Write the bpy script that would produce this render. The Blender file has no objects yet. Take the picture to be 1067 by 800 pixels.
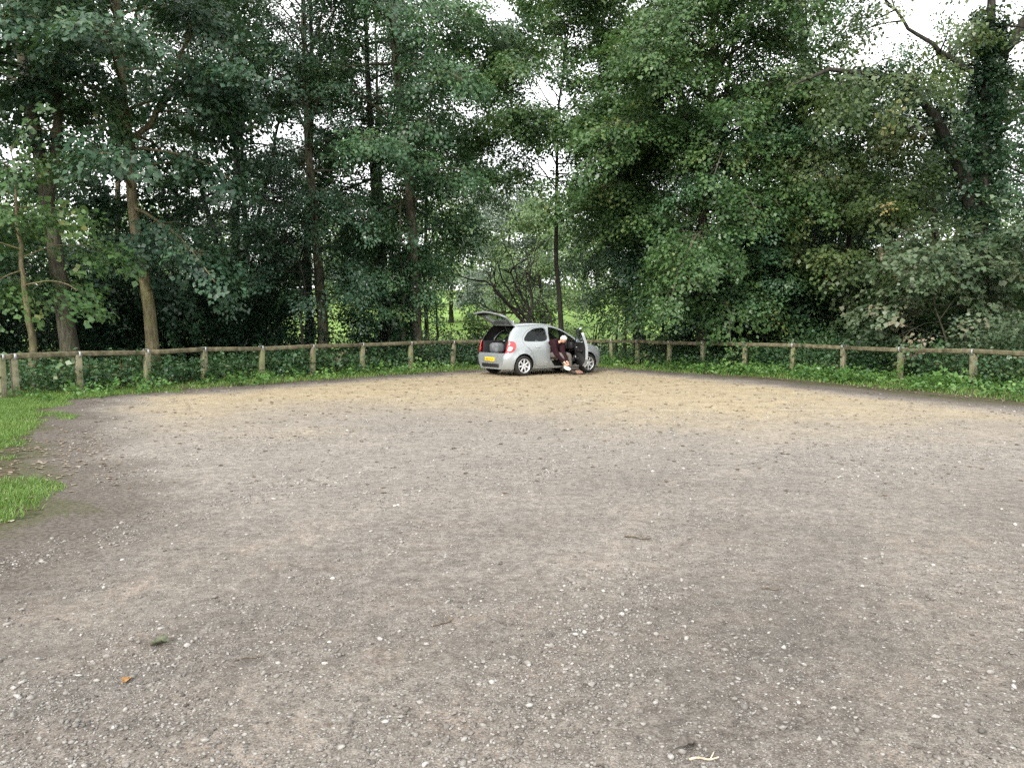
import bpy, bmesh, math, random
import numpy as np
from mathutils import Vector, Matrix, geometry

SC = bpy.context.scene
COL = SC.collection
R = math.radians
rng = np.random.default_rng(7)
random.seed(7)

# ------------------------------------------------------------------ helpers
def link(o, parent=None):
    COL.objects.link(o)
    if parent is not None:
        o.parent = parent
    return o

def tag(o, label=None, cat=None, group=None, kind=None):
    if label: o['label'] = label
    if cat: o['category'] = cat
    if group: o['group'] = group
    if kind: o['kind'] = kind
    return o

def empty(name, loc, rz=0.0):
    o = bpy.data.objects.new(name, None)
    o.location = loc
    o.rotation_euler = (0, 0, rz)
    o.empty_display_size = .2
    return link(o)

def np_mesh(name, V, F, mat, parent=None, smooth=False, tint=None):
    """V: (n,3), F: list of arrays (each k x m faces)"""
    V = np.asarray(V, dtype=np.float32)
    if not isinstance(F, (list, tuple)):
        F = [F]
    F = [np.asarray(f, dtype=np.int32) for f in F if len(f)]
    me = bpy.data.meshes.new(name)
    me.vertices.add(len(V))
    me.vertices.foreach_set('co', V.ravel())
    tot = sum(f.size for f in F)
    npoly = sum(len(f) for f in F)
    me.loops.add(tot)
    me.polygons.add(npoly)
    me.loops.foreach_set('vertex_index', np.concatenate([f.ravel() for f in F]))
    sizes = np.concatenate([np.full(len(f), f.shape[1], dtype=np.int32) for f in F])
    starts = np.concatenate([[0], np.cumsum(sizes)[:-1]]).astype(np.int32)
    me.polygons.foreach_set('loop_start', starts)
    if smooth:
        me.polygons.foreach_set('use_smooth', np.ones(npoly, dtype=bool))
    me.update(calc_edges=True)
    if tint is not None:
        for k, arr in tint.items():
            a = me.attributes.new(k, 'FLOAT', 'POINT')
            a.data.foreach_set('value', np.asarray(arr, dtype=np.float32))
    if mat is not None:
        me.materials.append(mat)
    o = bpy.data.objects.new(name, me)
    return link(o, parent)

class MB:
    """collects simple shapes; build() links them as one mesh object"""
    def __init__(s):
        s.V = []; s.F = {}; s.n = 0
    def add(s, V, F):
        V = np.asarray(V, float)
        s.V.append(V)
        for f in F:
            s.F.setdefault(len(f), []).append([i + s.n for i in f])
        s.n += len(V)
        return s
    def box(s, c, size, rot=None, bev=0.0):
        bm = bmesh.new()
        bmesh.ops.create_cube(bm, size=1)
        bmesh.ops.scale(bm, vec=size, verts=bm.verts)
        if bev > 0:
            bmesh.ops.bevel(bm, geom=list(bm.edges), offset=bev, segments=2, affect='EDGES', profile=.5)
        M = Matrix.Translation(c)
        if rot is not None:
            M = M @ rot
        bm.transform(M)
        bm.verts.index_update()
        s.add([v.co[:] for v in bm.verts], [[v.index for v in f.verts] for f in bm.faces])
        bm.free()
        return s
    def tube(s, P, rad, n=8, cap=True):
        V, F = tube_np(P, rad, n)
        F = [list(f) for f in F]
        if cap:
            m = len(P)
            F.append(list(range(n))[::-1])
            F.append([(m - 1) * n + i for i in range(n)])
        s.add(V, F)
        return s
    def lathe(s, prof, n=24, axis='y', c=(0, 0, 0), closed=False):
        prof = np.asarray(prof, float)
        a = np.linspace(0, 2 * np.pi, n, endpoint=False)
        r = prof[:, 0][:, None]; h = np.repeat(prof[:, 1][:, None], n, 1)
        X = r * np.cos(a); Z = r * np.sin(a)
        if axis == 'y': V = np.stack([X, h, Z], -1)
        else: V = np.stack([X, Z, h], -1)
        V = V.reshape(-1, 3) + np.asarray(c)
        F = []
        m = len(prof)
        for i in range(m if closed else m - 1):
            for j in range(n):
                i2 = (i + 1) % m
                F.append([i * n + j, i * n + (j + 1) % n, i2 * n + (j + 1) % n, i2 * n + j])
        s.add(V, F)
        return s
    def sphere(s, c, rad, seg=16, rings=10):
        prof = [(max(1e-4, math.cos(t)), math.sin(t)) for t in np.linspace(-math.pi / 2, math.pi / 2, rings)]
        k = MB(); k.lathe(prof, seg, 'z')
        V = k.V[0] * np.asarray(rad) + np.asarray(c)
        s.add(V, k.F[4])
        return s
    def build(s, name, mat, parent=None, smooth=False):
        return np_mesh(name, np.concatenate(s.V), [np.array(f) for f in s.F.values()], mat, parent, smooth)

def tube_np(P, rad, n=8):
    P = np.asarray(P, float); m = len(P)
    rad = np.broadcast_to(np.asarray(rad, float), (m,))
    T = np.gradient(P, axis=0)
    T /= np.linalg.norm(T, axis=1)[:, None] + 1e-9
    ref = np.tile(np.array([1., 0, 0]), (m, 1))
    flat = np.abs(T[:, 0]) > .9
    ref[flat] = (0, 1, 0)
    A = np.cross(T, ref); A /= np.linalg.norm(A, axis=1)[:, None] + 1e-9
    for i in range(1, m):                       # parallel transport
        a = A[i - 1] - T[i] * np.dot(A[i - 1], T[i])
        l = np.linalg.norm(a)
        if l > 1e-6: A[i] = a / l
    B = np.cross(T, A)
    an = np.linspace(0, 2 * np.pi, n, endpoint=False)
    V = P[:, None, :] + rad[:, None, None] * (np.cos(an)[None, :, None] * A[:, None, :] + np.sin(an)[None, :, None] * B[:, None, :])
    i = np.arange(m - 1)[:, None] * n; j = np.arange(n)[None, :]; j2 = (j + 1) % n
    F = np.stack([i + j, i + j2, i + n + j2, i + n + j], -1).reshape(-1, 4)
    return V.reshape(-1, 3), F

class Tubes:
    def __init__(s): s.V = []; s.F = []; s.n = 0
    def add(s, P, rad, n):
        V, F = tube_np(P, rad, n)
        s.V.append(V); s.F.append(F + s.n); s.n += len(V)
    def build(s, name, mat, parent=None):
        return np_mesh(name, np.concatenate(s.V), np.concatenate(s.F), mat, parent, True)

def wnoise(x, y, scale, seed, octaves=3):
    """smooth pseudo-noise about -1..1, from sines"""
    r = np.random.default_rng(seed)
    out = 0; amp = 1.0; tot = 0
    for o in range(octaves):
        acc = 0
        for k in range(5):
            a = r.uniform(0, 2 * np.pi); f = scale * 2 ** o * r.uniform(.7, 1.4)
            acc = acc + np.sin((x * np.cos(a) + y * np.sin(a)) * f * 2 * np.pi + r.uniform(0, 6.28))
        out = out + amp * acc / 2.4; tot += amp; amp *= .55
    return out / tot

# ------------------------------------------------------------------ materials
class NT:
    def __init__(s, name):
        s.m = bpy.data.materials.new(name); s.m.use_nodes = True
        s.t = s.m.node_tree; s.t.nodes.clear()
        s.out = s.t.nodes.new('ShaderNodeOutputMaterial')
    def n(s, typ, **kw):
        nd = s.t.nodes.new('ShaderNode' + typ)
        for k, v in kw.items():
            if k.startswith('i_'): nd.inputs[k[2:].replace('_', ' ')].default_value = v
            else: setattr(nd, k, v)
        return nd
    def l(s, a, b): s.t.links.new(a, b)
    def noise(s, scale, detail=4, vec=None, rough=.55):
        nd = s.n('TexNoise'); nd.inputs['Scale'].default_value = scale
        nd.inputs['Detail'].default_value = detail; nd.inputs['Roughness'].default_value = rough
        if vec is not None: s.l(vec, nd.inputs['Vector'])
        return nd.outputs['Fac']
    def ramp(s, fac, stops):
        nd = s.n('ValToRGB'); cr = nd.color_ramp
        while len(cr.elements) < len(stops): cr.elements.new(.5)
        for e, (p, c) in zip(cr.elements, stops):
            e.position = p; e.color = (*c, 1) if len(c) == 3 else c
        s.l(fac, nd.inputs['Fac'])
        return nd.outputs['Color']
    def mapr(s, v, a, b, c=0., d=1., smooth=True):
        nd = s.n('MapRange'); nd.interpolation_type = 'SMOOTHSTEP' if smooth else 'LINEAR'
        for i, x in enumerate((a, b, c, d)): nd.inputs[1 + i].default_value = x
        s.l(v, nd.inputs[0]); return nd.outputs[0]
    def math(s, op, a, b=None):
        nd = s.n('Math', operation=op)
        for i, v in enumerate((a, b)):
            if v is None: continue
            if isinstance(v, (int, float)): nd.inputs[i].default_value = v
            else: s.l(v, nd.inputs[i])
        return nd.outputs[0]
    def mix(s, fac, a, b, mode='MIX'):
        nd = s.n('MixRGB', blend_type=mode)
        for i, v in enumerate((fac, a, b)):
            if isinstance(v, (int, float)): nd.inputs[i].default_value = v
            elif isinstance(v, tuple): nd.inputs[i].default_value = (*v, 1)
            else: s.l(v, nd.inputs[i])
        return nd.outputs[0]
    def bump(s, h, strength, dist):
        nd = s.n('Bump'); nd.inputs['Strength'].default_value = strength; nd.inputs['Distance'].default_value = dist
        s.l(h, nd.inputs['Height']); return nd.outputs['Normal']
    def bsdf(s, col, rough=.8, spec=.3, metal=0., normal=None, coat=0.):
        b = s.n('BsdfPrincipled')
        if isinstance(col, tuple): b.inputs['Base Color'].default_value = (*col, 1)
        else: s.l(col, b.inputs['Base Color'])
        if isinstance(rough, (int, float)): b.inputs['Roughness'].default_value = rough
        else: s.l(rough, b.inputs['Roughness'])
        b.inputs['Specular IOR Level'].default_value = spec
        b.inputs['Metallic'].default_value = metal
        b.inputs['Coat Weight'].default_value = coat
        if normal is not None: s.l(normal, b.inputs['Normal'])
        return b.outputs[0]
    def done(s, sh):
        s.l(sh, s.out.inputs['Surface']); return s.m
    def pos(s): return s.n('NewGeometry').outputs['Position']
    def objco(s): return s.n('TexCoord').outputs['Object']
    def attr(s, name):
        nd = s.n('Attribute'); nd.attribute_name = name; return nd.outputs['Fac']

def m_plain(name, col, rough=.6, spec=.4, metal=0., coat=0., var=.12, scale=6.):
    t = NT(name)
    n = t.noise(scale, 4, t.objco())
    c = t.mix(t.mapr(n, .3, .7), tuple(x * (1 - var) for x in col), tuple(min(1, x * (1 + var)) for x in col))
    return t.done(t.bsdf(c, rough, spec, metal, coat=coat))

def m_leaf(name, stops, trans=.36, rough=.45, spec=.25, tcol=None):
    t = NT(name)
    a = t.attr('tint')
    n = t.noise(.55, 2, t.pos())
    f = t.math('ADD', t.math('MULTIPLY', a, .75), t.math('MULTIPLY', t.mapr(n, .3, .7), .25))
    c = t.ramp(f, stops)
    b = t.bsdf(c, rough - .04, spec + .2)
    tr = t.n('BsdfTranslucent')
    t.l(t.mix(.5, c, tcol or (.10, .17, .03)), tr.inputs['Color'])
    mx = t.n('MixShader'); mx.inputs[0].default_value = trans
    t.l(b, mx.inputs[1]); t.l(tr.outputs[0], mx.inputs[2])
    return t.done(mx.outputs[0])

def m_bark(name, a, b, moss=None, mossamt=.3):
    t = NT(name)
    P = t.objco()
    mp = t.n('Mapping'); mp.inputs['Scale'].default_value = (1, 1, .22); t.l(P, mp.inputs['Vector'])
    n1 = t.noise(16, 6, mp.outputs[0], .65)
    n2 = t.noise(2.2, 3, P)
    c = t.mix(t.mapr(n1, .35, .68), a, b)
    if moss:
        c = t.mix(t.math('MULTIPLY', t.mapr(n2, .42, .7), mossamt), c, moss)
    return t.done(t.bsdf(c, .9, .15, normal=t.bump(n1, .7, .03)))

GREEN = [(0., (0.024, 0.059, 0.032)), (.35, (0.049, 0.111, 0.054)), (.7, (0.084, 0.169, 0.074)), (.93, (0.149, 0.243, 0.092)), (1., (0.270, 0.284, 0.108))]
M = {}
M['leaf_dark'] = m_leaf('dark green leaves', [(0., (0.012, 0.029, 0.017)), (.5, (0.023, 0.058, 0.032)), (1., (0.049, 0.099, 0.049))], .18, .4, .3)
M['leaf_mid'] = m_leaf('mid green leaves', GREEN, .30)
M['leaf_teal'] = m_leaf('blue green leaves', [(0., (0.018, 0.047, 0.029)), (.4, (0.036, 0.083, 0.047)), (.8, (0.060, 0.122, 0.065)), (1., (0.117, 0.182, 0.078))], .28, .42, .35)
M['leaf_light'] = m_leaf('light green leaves', [(0., (0.033, 0.075, 0.027)), (.4, (0.060, 0.125, 0.043)), (.8, (0.106, 0.188, 0.062)), (1., (0.250, 0.250, 0.088))], .36)
M['leaf_olive'] = m_leaf('olive leaves turning yellow', [(0., (0.035, 0.062, 0.022)), (.4, (0.062, 0.106, 0.037)), (.75, (0.112, 0.150, 0.053)), (.92, (0.200, 0.188, 0.075)), (1., (0.300, 0.225, 0.088))], .34)
M['leaf_brown'] = m_leaf('dull green leaves tinged brown', [(0., (.036, .068, .032)), (.4, (.07, .118, .055)), (.7, (.115, .145, .08)), (.9, (.18, .165, .11)), (1., (.26, .21, .15))], .25, .5, .3, (.12, .13, .05))
M['leaf_ivy'] = m_leaf('ivy leaves', [(0., (0.011, 0.032, 0.016)), (.5, (0.023, 0.057, 0.028)), (1., (0.057, 0.109, 0.048))], .12, .35, .4)
M['leaf_cover'] = m_leaf('bramble and ivy leaves', [(0., (.022, .055, .028)), (.45, (.048, .108, .046)), (.78, (.095, .165, .066)), (.90, (.16, .18, .085)), (1., (.19, .125, .08))], .22, .42, .3)
M['leaf_bright'] = m_leaf('bright verge leaves', [(0., (0.046, 0.111, 0.029)), (.5, (0.098, 0.208, 0.052)), (1., (0.182, 0.312, 0.085))], .3, .42, .3)
M['leaf_dull'] = m_leaf('dull grey green leaves', [(0., (.04, .072, .038)), (.5, (.078, .13, .066)), (.85, (.12, .165, .09)), (1., (.20, .19, .12))], .25, .45, .4)
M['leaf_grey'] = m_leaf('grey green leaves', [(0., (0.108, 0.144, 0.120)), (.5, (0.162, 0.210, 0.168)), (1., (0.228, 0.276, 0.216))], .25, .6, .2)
M['leaf_far_haze'] = m_leaf('far leaves with painted haze', [(0., (0.120, 0.192, 0.090)), (.5, (0.180, 0.264, 0.120)), (1., (0.252, 0.336, 0.156))], .35, .6, .2)  # paler than real foliage: haze and sunlight put into the leaf colour
M['grass'] = m_leaf('grass blades', [(0., (0.061, 0.115, 0.024)), (.5, (0.115, 0.216, 0.041)), (.9, (0.189, 0.297, 0.068)), (1., (0.338, 0.284, 0.135))], .3, .5, .2, (.14, .22, .03))
M['litter'] = m_leaf('dry fallen leaves', [(0., (.06, .04, .025)), (.4, (.16, .115, .075)), (.8, (.33, .28, .21)), (1., (.5, .46, .38))], .1, .7, .2, (.2, .14, .08))
M['bark'] = m_bark('grey green bark', (.045, .043, .034), (.13, .12, .09), (.085, .095, .045), .5)
M['bark_warm'] = m_bark('olive brown bark', (.085, .075, .045), (.21, .18, .115), (.15, .15, .06), .55)
M['bark_dark'] = m_bark('dark bark', (.018, .017, .015), (.05, .046, .038), (.03, .04, .02), .4)  # darker bark tone, used on most trees and shrubs
M['bark_dead'] = m_bark('dead grey branches', (.022, .020, .019), (.075, .068, .062))

# ------------------------------------------------------------------ ground shape
FENCE = [(-10.62, 15.95), (-10.50, 16.18), (-9.66, 17.10), (-8.80, 18.48), (-7.97, 19.86), (-6.95, 21.30), (-5.85, 22.50), (-4.70, 24.10),
         (-3.34, 25.30), (-2.05, 26.70), (-.65, 27.85), (1.0, 28.75), (2.5, 29.1), (3.75, 28.95), (4.55, 27.85), (5.47, 26.70), (6.38, 25.65),
         (7.40, 24.40), (8.58, 23.45), (9.50, 22.00), (10.30, 20.35), (11.10, 18.45), (11.85, 16.60), (12.55, 14.75)]
LOT = np.array([(-3.75, -14), (-3.7, 5.3), (-3.62, 6.4), (-5.3, 8.6), (-6.3, 10.3), (-7.9, 13.3), (-9.0, 15.5), (-8.1, 16.9), (-6.9, 18.6), (-5.85, 20.0), (-3.25, 22.9),
                (-1.3, 25.1), (.6, 26.4), (2.4, 26.7), (3.7, 25.9), (5.4, 23.1), (6.85, 20.5), (8.1, 17.7), (9.0, 15.4), (9.6, 14.2), (11., 11.), (11.5, -14)])

def poly_sd(P, poly):
    """signed distance to a polygon, + inside"""
    P = np.asarray(P, float); n = len(poly)
    d = np.full(len(P), 1e9); ins = np.zeros(len(P), bool)
    for i in range(n):
        a = poly[i]; b = poly[(i + 1) % n]; e = b - a; w = P - a
        t = np.clip((w @ e) / (e @ e + 1e-12), 0, 1)
        d = np.minimum(d, np.linalg.norm(w - t[:, None] * e, axis=1))
        c = ((a[1] > P[:, 1]) != (b[1] > P[:, 1]))
        with np.errstate(divide='ignore', invalid='ignore'):
            xi = (b[0] - a[0]) * (P[:, 1] - a[1]) / (b[1] - a[1] + 1e-12) + a[0]
        ins ^= c & (P[:, 0] < xi)
    return np.where(ins, d, -d)

def hgt(x, y):
    x = np.asarray(x, float); y = np.asarray(y, float)
    z = .012 * wnoise(x, y, .16, 3, 3) + .0035 * wnoise(x, y, 1.5, 4, 3)
    z = z * np.clip((30 - np.hypot(x, y - 10)) / 8, .3, 1)
    return z

def grid_sheet(name, xs, ys, zf, mat, keep=None, attrs=None):
    X, Y = np.meshgrid(xs, ys)
    x = X.ravel(); y = Y.ravel()
    V = np.stack([x, y, zf(x, y)], -1)
    nx = len(xs); i = np.arange(len(ys) - 1)[:, None] * nx; j = np.arange(nx - 1)[None, :]
    F = np.stack([i + j, i + j + 1, i + nx + j + 1, i + nx + j], -1).reshape(-1, 4)
    tint = {k: f(x, y) for k, f in (attrs or {}).items()}
    if keep is not None:
        k = keep(x, y)
        F = F[k[F].all(1)]
        used = np.zeros(len(V), bool); used[F.ravel()] = True
        idx = np.cumsum(used) - 1
        F = idx[F]; V = V[used]; tint = {a: t[used] for a, t in tint.items()}
    return np_mesh(name, V, F, mat, None, True, tint)

def spaced(a, b, f):
    out = [a]
    while out[-1] < b: out.append(out[-1] + f(out[-1]))
    return np.array(out)

def lot_sd(x, y):
    return poly_sd(np.stack([x, y], -1), LOT)

def sand_sun_w(x, y):  # sandy soil towards the fence, with a soft sun patch painted into it
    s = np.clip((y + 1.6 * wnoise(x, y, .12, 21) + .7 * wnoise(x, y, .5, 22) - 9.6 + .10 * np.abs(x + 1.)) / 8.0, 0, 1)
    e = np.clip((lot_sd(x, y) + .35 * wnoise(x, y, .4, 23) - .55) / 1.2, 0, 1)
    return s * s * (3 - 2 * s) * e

def mat_gravel():
    t = NT('gravel and sandy soil')
    P = t.pos()
    sepP = t.n('SeparateXYZ'); t.l(P, sepP.inputs[0])
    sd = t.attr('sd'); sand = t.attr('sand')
    mp = t.n('Mapping'); mp.inputs['Rotation'].default_value = (0, 0, R(-28)); mp.inputs['Scale'].default_value = (.55, 1.25, 1); t.l(P, mp.inputs['Vector'])
    big = t.noise(.42, 5, mp.outputs[0], .6)
    mid = t.noise(2.3, 6, P, .65)
    fine = t.noise(26, 6, P, .7)
    grit = t.noise(110, 3, P, .6)
    med = t.noise(9, 5, P, .75)
    m1 = t.n('Mapping'); m1.inputs['Rotation'].default_value = (0, 0, R(-66)); t.l(P, m1.inputs['Vector'])
    m2 = t.n('Mapping'); m2.inputs['Scale'].default_value = (.10, .75, 1); t.l(m1.outputs[0], m2.inputs['Vector'])
    trk = t.noise(1., 4, m2.outputs[0], .55)
    grey = t.mix(t.mapr(big, .36, .64), (.134, .123, .111), (.195, .178, .162))
    grey = t.mix(t.math('MULTIPLY', t.mapr(mid, .44, .66), .5), grey, (.190, .158, .136))
    grey = t.mix(t.mapr(trk, .40, .60), t.mix(1., grey, (.86, .86, .86), 'MULTIPLY'), t.mix(1., grey, (1.08, 1.07, 1.05), 'MULTIPLY'))
    pk = t.mapr(t.math('ADD', t.math('MULTIPLY', sepP.outputs[1], 1.), t.math('MULTIPLY', t.noise(.5, 4, P, .6), 5.)), 6.5, 12.)  # compacted soil paler farther off; foreground tree shade is painted in with it
    grey = t.mix(t.math('MULTIPLY', pk, .62), grey, t.mix(t.mapr(mid, .35, .65), (.245, .224, .202), (.294, .271, .247)))
    sand_sun_c = t.mix(t.mapr(mid, .35, .65), (.315, .258, .168), (.40, .338, .228))  # sandy tone, light enough to carry the painted sun as well
    sand_sun_c = t.mix(t.math('MULTIPLY', t.mapr(med, .50, .70), .6), sand_sun_c, (.195, .16, .115))
    c = t.mix(t.math('MULTIPLY', sand, .92), grey, sand_sun_c)
    c = t.mix(t.mapr(med, .34, .66), t.mix(1., c, (.74, .73, .72), 'MULTIPLY'), t.mix(1., c, (1.18, 1.18, 1.17), 'MULTIPLY'))
    c = t.mix(t.mapr(fine, .34, .66), t.mix(1., c, (.78, .77, .76), 'MULTIPLY'), t.mix(1., c, (1.15, 1.15, 1.15), 'MULTIPLY'))
    c = t.mix(t.mapr(grit, .34, .66), t.mix(1., c, (.64, .63, .62), 'MULTIPLY'), t.mix(1., c, (1.25, 1.25, 1.25), 'MULTIPLY'))
    # embedded pebbles of two sizes
    heights = [fine]
    for sc, amt, seed in ((95., .42, 0.), (42., .17, 3.7)):
        v = t.n('TexVoronoi'); v.inputs['Scale'].default_value = sc; v.inputs['Randomness'].default_value = 1.
        t.l(P, v.inputs['Vector'])
        sep = t.n('SeparateColor'); t.l(v.outputs['Color'], sep.inputs[0])
        patch = t.mapr(t.noise(1.3 if seed else 2.1, 4, mp.outputs[0], .6), .40, .66)
        thr = t.math('SUBTRACT', 1.0, t.math('MULTIPLY', t.math('ADD', patch, .25), amt))
        pick = t.mapr(t.math('SUBTRACT', sep.outputs[0], thr), -.01, .01)
        dot = t.mapr(v.outputs['Distance'], .36, .48, 1., 0.)
        msk = t.math('MULTIPLY', t.math('MULTIPLY', pick, dot), t.math('SUBTRACT', 1., t.math('MULTIPLY', sand, .85)))
        pc = t.ramp(sep.outputs[1], [(0., (.10, .092, .085)), (.3, (.16, .15, .138)), (.75, (.27, .26, .24)), (1., (.38, .37, .35))])
        c = t.mix(msk, c, pc)
        heights.append(t.math('MULTIPLY', msk, t.mapr(v.outputs['Distance'], 0., .48, 1., .3)))
    # sparse dark scraps (bark, broken leaf, damp)
    v = t.n('TexVoronoi'); v.inputs['Scale'].default_value = 7.; t.l(P, v.inputs['Vector'])
    sep = t.n('SeparateColor'); t.l(v.outputs['Color'], sep.inputs[0])
    wob = t.math('ADD', v.outputs['Distance'], t.math('MULTIPLY', t.noise(30, 3, P), .35))
    scrap = t.math('MULTIPLY', t.mapr(sep.outputs[0], .62, .64), t.mapr(wob, .22, .31, 1., 0.))
    c = t.mix(t.math('MULTIPLY', scrap, .7), c, (.075, .058, .042))
    mp2 = t.n('Mapping'); mp2.inputs['Location'].default_value = (3.1, 1.7, 0); t.l(P, mp2.inputs['Vector'])
    v = t.n('TexVoronoi'); v.inputs['Scale'].default_value = 2.6; t.l(mp2.outputs[0], v.inputs['Vector'])
    sep = t.n('SeparateColor'); t.l(v.outputs['Color'], sep.inputs[0])
    wob = t.math('ADD', v.outputs['Distance'], t.math('MULTIPLY', t.noise(17, 4, P, .7), .42))
    scrap = t.math('MULTIPLY', t.mapr(sep.outputs[0], .55, .57), t.mapr(wob, .29, .36, 1., 0.))
    c = t.mix(t.math('MULTIPLY', t.math('MULTIPLY', scrap, .75), t.mapr(sepP.outputs[1], 5., 12.)), c, (.10, .075, .052))
    # worn soil and weeds towards the rim
    rim = t.math('ADD', sd, t.math('MULTIPLY', t.math('SUBTRACT', t.noise(.9, 5, P, .65), .5), 2.2))
    c = t.mix(t.math('MULTIPLY', t.mapr(rim, .15, 1.35, 1., 0.), .82), c, t.mix(t.mapr(fine, .4, .6), (.050, .042, .034), (.110, .095, .080)))
    c = t.mix(t.math('MULTIPLY', t.mapr(rim, -.25, .12, 1., 0.), .8), c, t.mix(t.mapr(fine, .4, .6), (.050, .052, .026), (.080, .078, .042)))
    h = t.math('ADD', t.math('ADD', t.math('MULTIPLY', heights[0], .5), t.math('MULTIPLY', grit, .2)), t.math('ADD', heights[1], t.math('MULTIPLY', heights[2], 1.6)))
    return t.done(t.bsdf(c, .92, .15, normal=t.bump(h, .75, .012)))

def mat_floor():
    t = NT('woodland floor')
    P = t.pos()
    n = t.noise(2.4, 6, P, .65); f = t.noise(24, 5, P, .7)
    c = t.mix(t.mapr(n, .35, .65), (.035, .045, .02), (.085, .068, .045))
    c = t.mix(t.mapr(f, .5, .72), c, (.13, .105, .072))
    return t.done(t.bsdf(c, .95, .1, normal=t.bump(f, .6, .03)))

def mat_meadow():
    t = NT('sunlit meadow grass')
    P = t.pos()
    n = t.noise(.25, 6, P, .65); f = t.noise(3.5, 5, P, .7)
    c = t.mix(t.mapr(n, .35, .65), (.125, .225, .05), (.20, .30, .08))
    c = t.mix(t.mapr(f, .45, .75), c, (.24, .30, .10))
    return t.done(t.bsdf(c, .9, .1, normal=t.bump(f, .6, .1)))

xs_r = spaced(0., 320., lambda v: .07 if v < 5.5 else (.16 if v < 12 else .25 * (1 + (v - 12) * .25)))
xs = np.concatenate([-xs_r[:0:-1], xs_r])
ys_f = spaced(1.2, 420., lambda v: .07 if v < 9 else (.13 if v < 30 else .3 * (1 + (v - 30) * .22)))
ys_b = 1.2 - spaced(0., 120., lambda v: .3 * (1 + v * .3))[1:][::-1]
ys = np.concatenate([ys_b, ys_f])
ground = grid_sheet('ground', xs, ys, lambda x, y: hgt(x, y) - .02 * (lot_sd(x, y) > .3) - .5 * np.clip((y - 46) / 4, 0, 1), mat_floor())
tag(ground, 'dark woodland soil around the car park', 'ground', kind='structure')
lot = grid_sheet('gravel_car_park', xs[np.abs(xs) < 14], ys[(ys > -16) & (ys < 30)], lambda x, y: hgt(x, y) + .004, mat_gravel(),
                 keep=lambda x, y: lot_sd(x, y) > -.35, attrs={'sd': lot_sd, 'sand': sand_sun_w})
tag(lot, 'grey gravel and sandy car park surface, sun patch painted in', 'gravel', kind='structure')
def meadow_z(x, y):
    return np.clip((y - 40) / 55, 0, 1) ** 1.1 * 3.6 + np.clip((y - 95) / 300, 0, 1) * 14 + .15 * wnoise(x, y, .03, 61) - .12
meadow = grid_sheet('meadow', np.linspace(-260, 260, 90), spaced(40., 400., lambda v: 1.5 * (1 + (v - 40) * .03)), meadow_z, mat_meadow())
tag(meadow, 'bright green meadow rising behind the trees', 'meadow', kind='structure')

# ------------------------------------------------------------------ foliage
def spray_template(r, K, span, leaf, flat=.10, broad=.72, tilt=.5):
    """K folded leaves along a branching twig; returns (K*4,3), twig along +x, upper side +z"""
    V = np.zeros((K, 4, 3))
    for k in range(K):
        t = r.uniform(.05, 1.)
        side = r.choice([-1, 1]) * r.uniform(0., 1.) * (.55 - .25 * t) * span
        p = np.array([t * span, side, r.normal(0, flat * span)]) - np.array([0, 0, .16 * span * t * t])
        az = math.atan2(side, .4 * span) + r.normal(0, .6)
        d = np.array([math.cos(az), math.sin(az), -.30 + r.normal(0, .3)]); d /= np.linalg.norm(d)
        nrm = np.array([r.normal(0, tilt), r.normal(0, tilt), 1.]); nrm -= d * nrm.dot(d); nrm /= np.linalg.norm(nrm)
        s = np.cross(nrm, d)
        L = leaf * r.uniform(.5, 1.35); W = L * broad * .5
        fold = nrm * L * r.uniform(.02, .14)
        V[k] = [p, p + d * L * .42 + s * W + fold, p + d * L - fold * .8, p + d * L * .42 - s * W + fold]
    return V.reshape(-1, 3)

TPL = {}
def templates(key):
    if key not in TPL:
        r = np.random.default_rng(hash(key) % 1000 if not isinstance(key, str) else sum(map(ord, key)))
        K, span, leaf, flat, broad, tilt = {
            'sycamore': (46, .95, .14, .08, .9, .28), 'beech': (54, .9, .10, .06, .66, .28), 'lime': (50, .9, .12, .10, .8, .34),
            'dense': (48, .8, .105, .16, .6, .8), 'ivy': (26, .38, .095, .2, .95, .8), 'cover': (30, .6, .10, .22, .8, .6),
            'far': (60, 2.4, .42, .3, .8, .8), 'verge': (20, .34, .10, .17, .72, .5)}[key]
        TPL[key] = np.stack([spray_template(r, K, span, leaf, flat, broad, tilt) for _ in range(7)])
    return TPL[key]

def leaves_from(sprays, key, r, hue=None):
    """sprays: (n, 7) pos, dir, scale -> V,F,tint"""
    T = templates(key); S = np.asarray(sprays, float)
    n = len(S); pos = S[:, :3]; d = S[:, 3:6]; sc = S[:, 6]
    d = d / (np.linalg.norm(d, axis=1)[:, None] + 1e-9)
    up = np.tile([0, 0, 1.], (n, 1)) + r.normal(0, .36, (n, 3))
    z = up - d * (up * d).sum(1)[:, None]; z /= np.linalg.norm(z, axis=1)[:, None] + 1e-9
    y = np.cross(z, d)
    t = T[r.integers(0, len(T), n)] * sc[:, None, None]
    V = pos[:, None, :] + t[:, :, 0:1] * d[:, None, :] + t[:, :, 1:2] * y[:, None, :] + t[:, :, 2:3] * z[:, None, :]
    m = t.shape[1] // 4
    tint = np.repeat(np.clip(r.normal(.44, .22, (n, 1)) + r.normal(0, .11, (n, m)), 0, 1).reshape(-1), 4)
    V = V.reshape(-1, 3)
    F = np.arange(len(V)).reshape(-1, 4)
    return V, F, tint

def in_view(p, margin=1.5):
    d = p[1]
    return d > 1 and abs(p[0]) < d * .70 + margin and p[2] < 1.6 + d * .43 + margin

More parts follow.
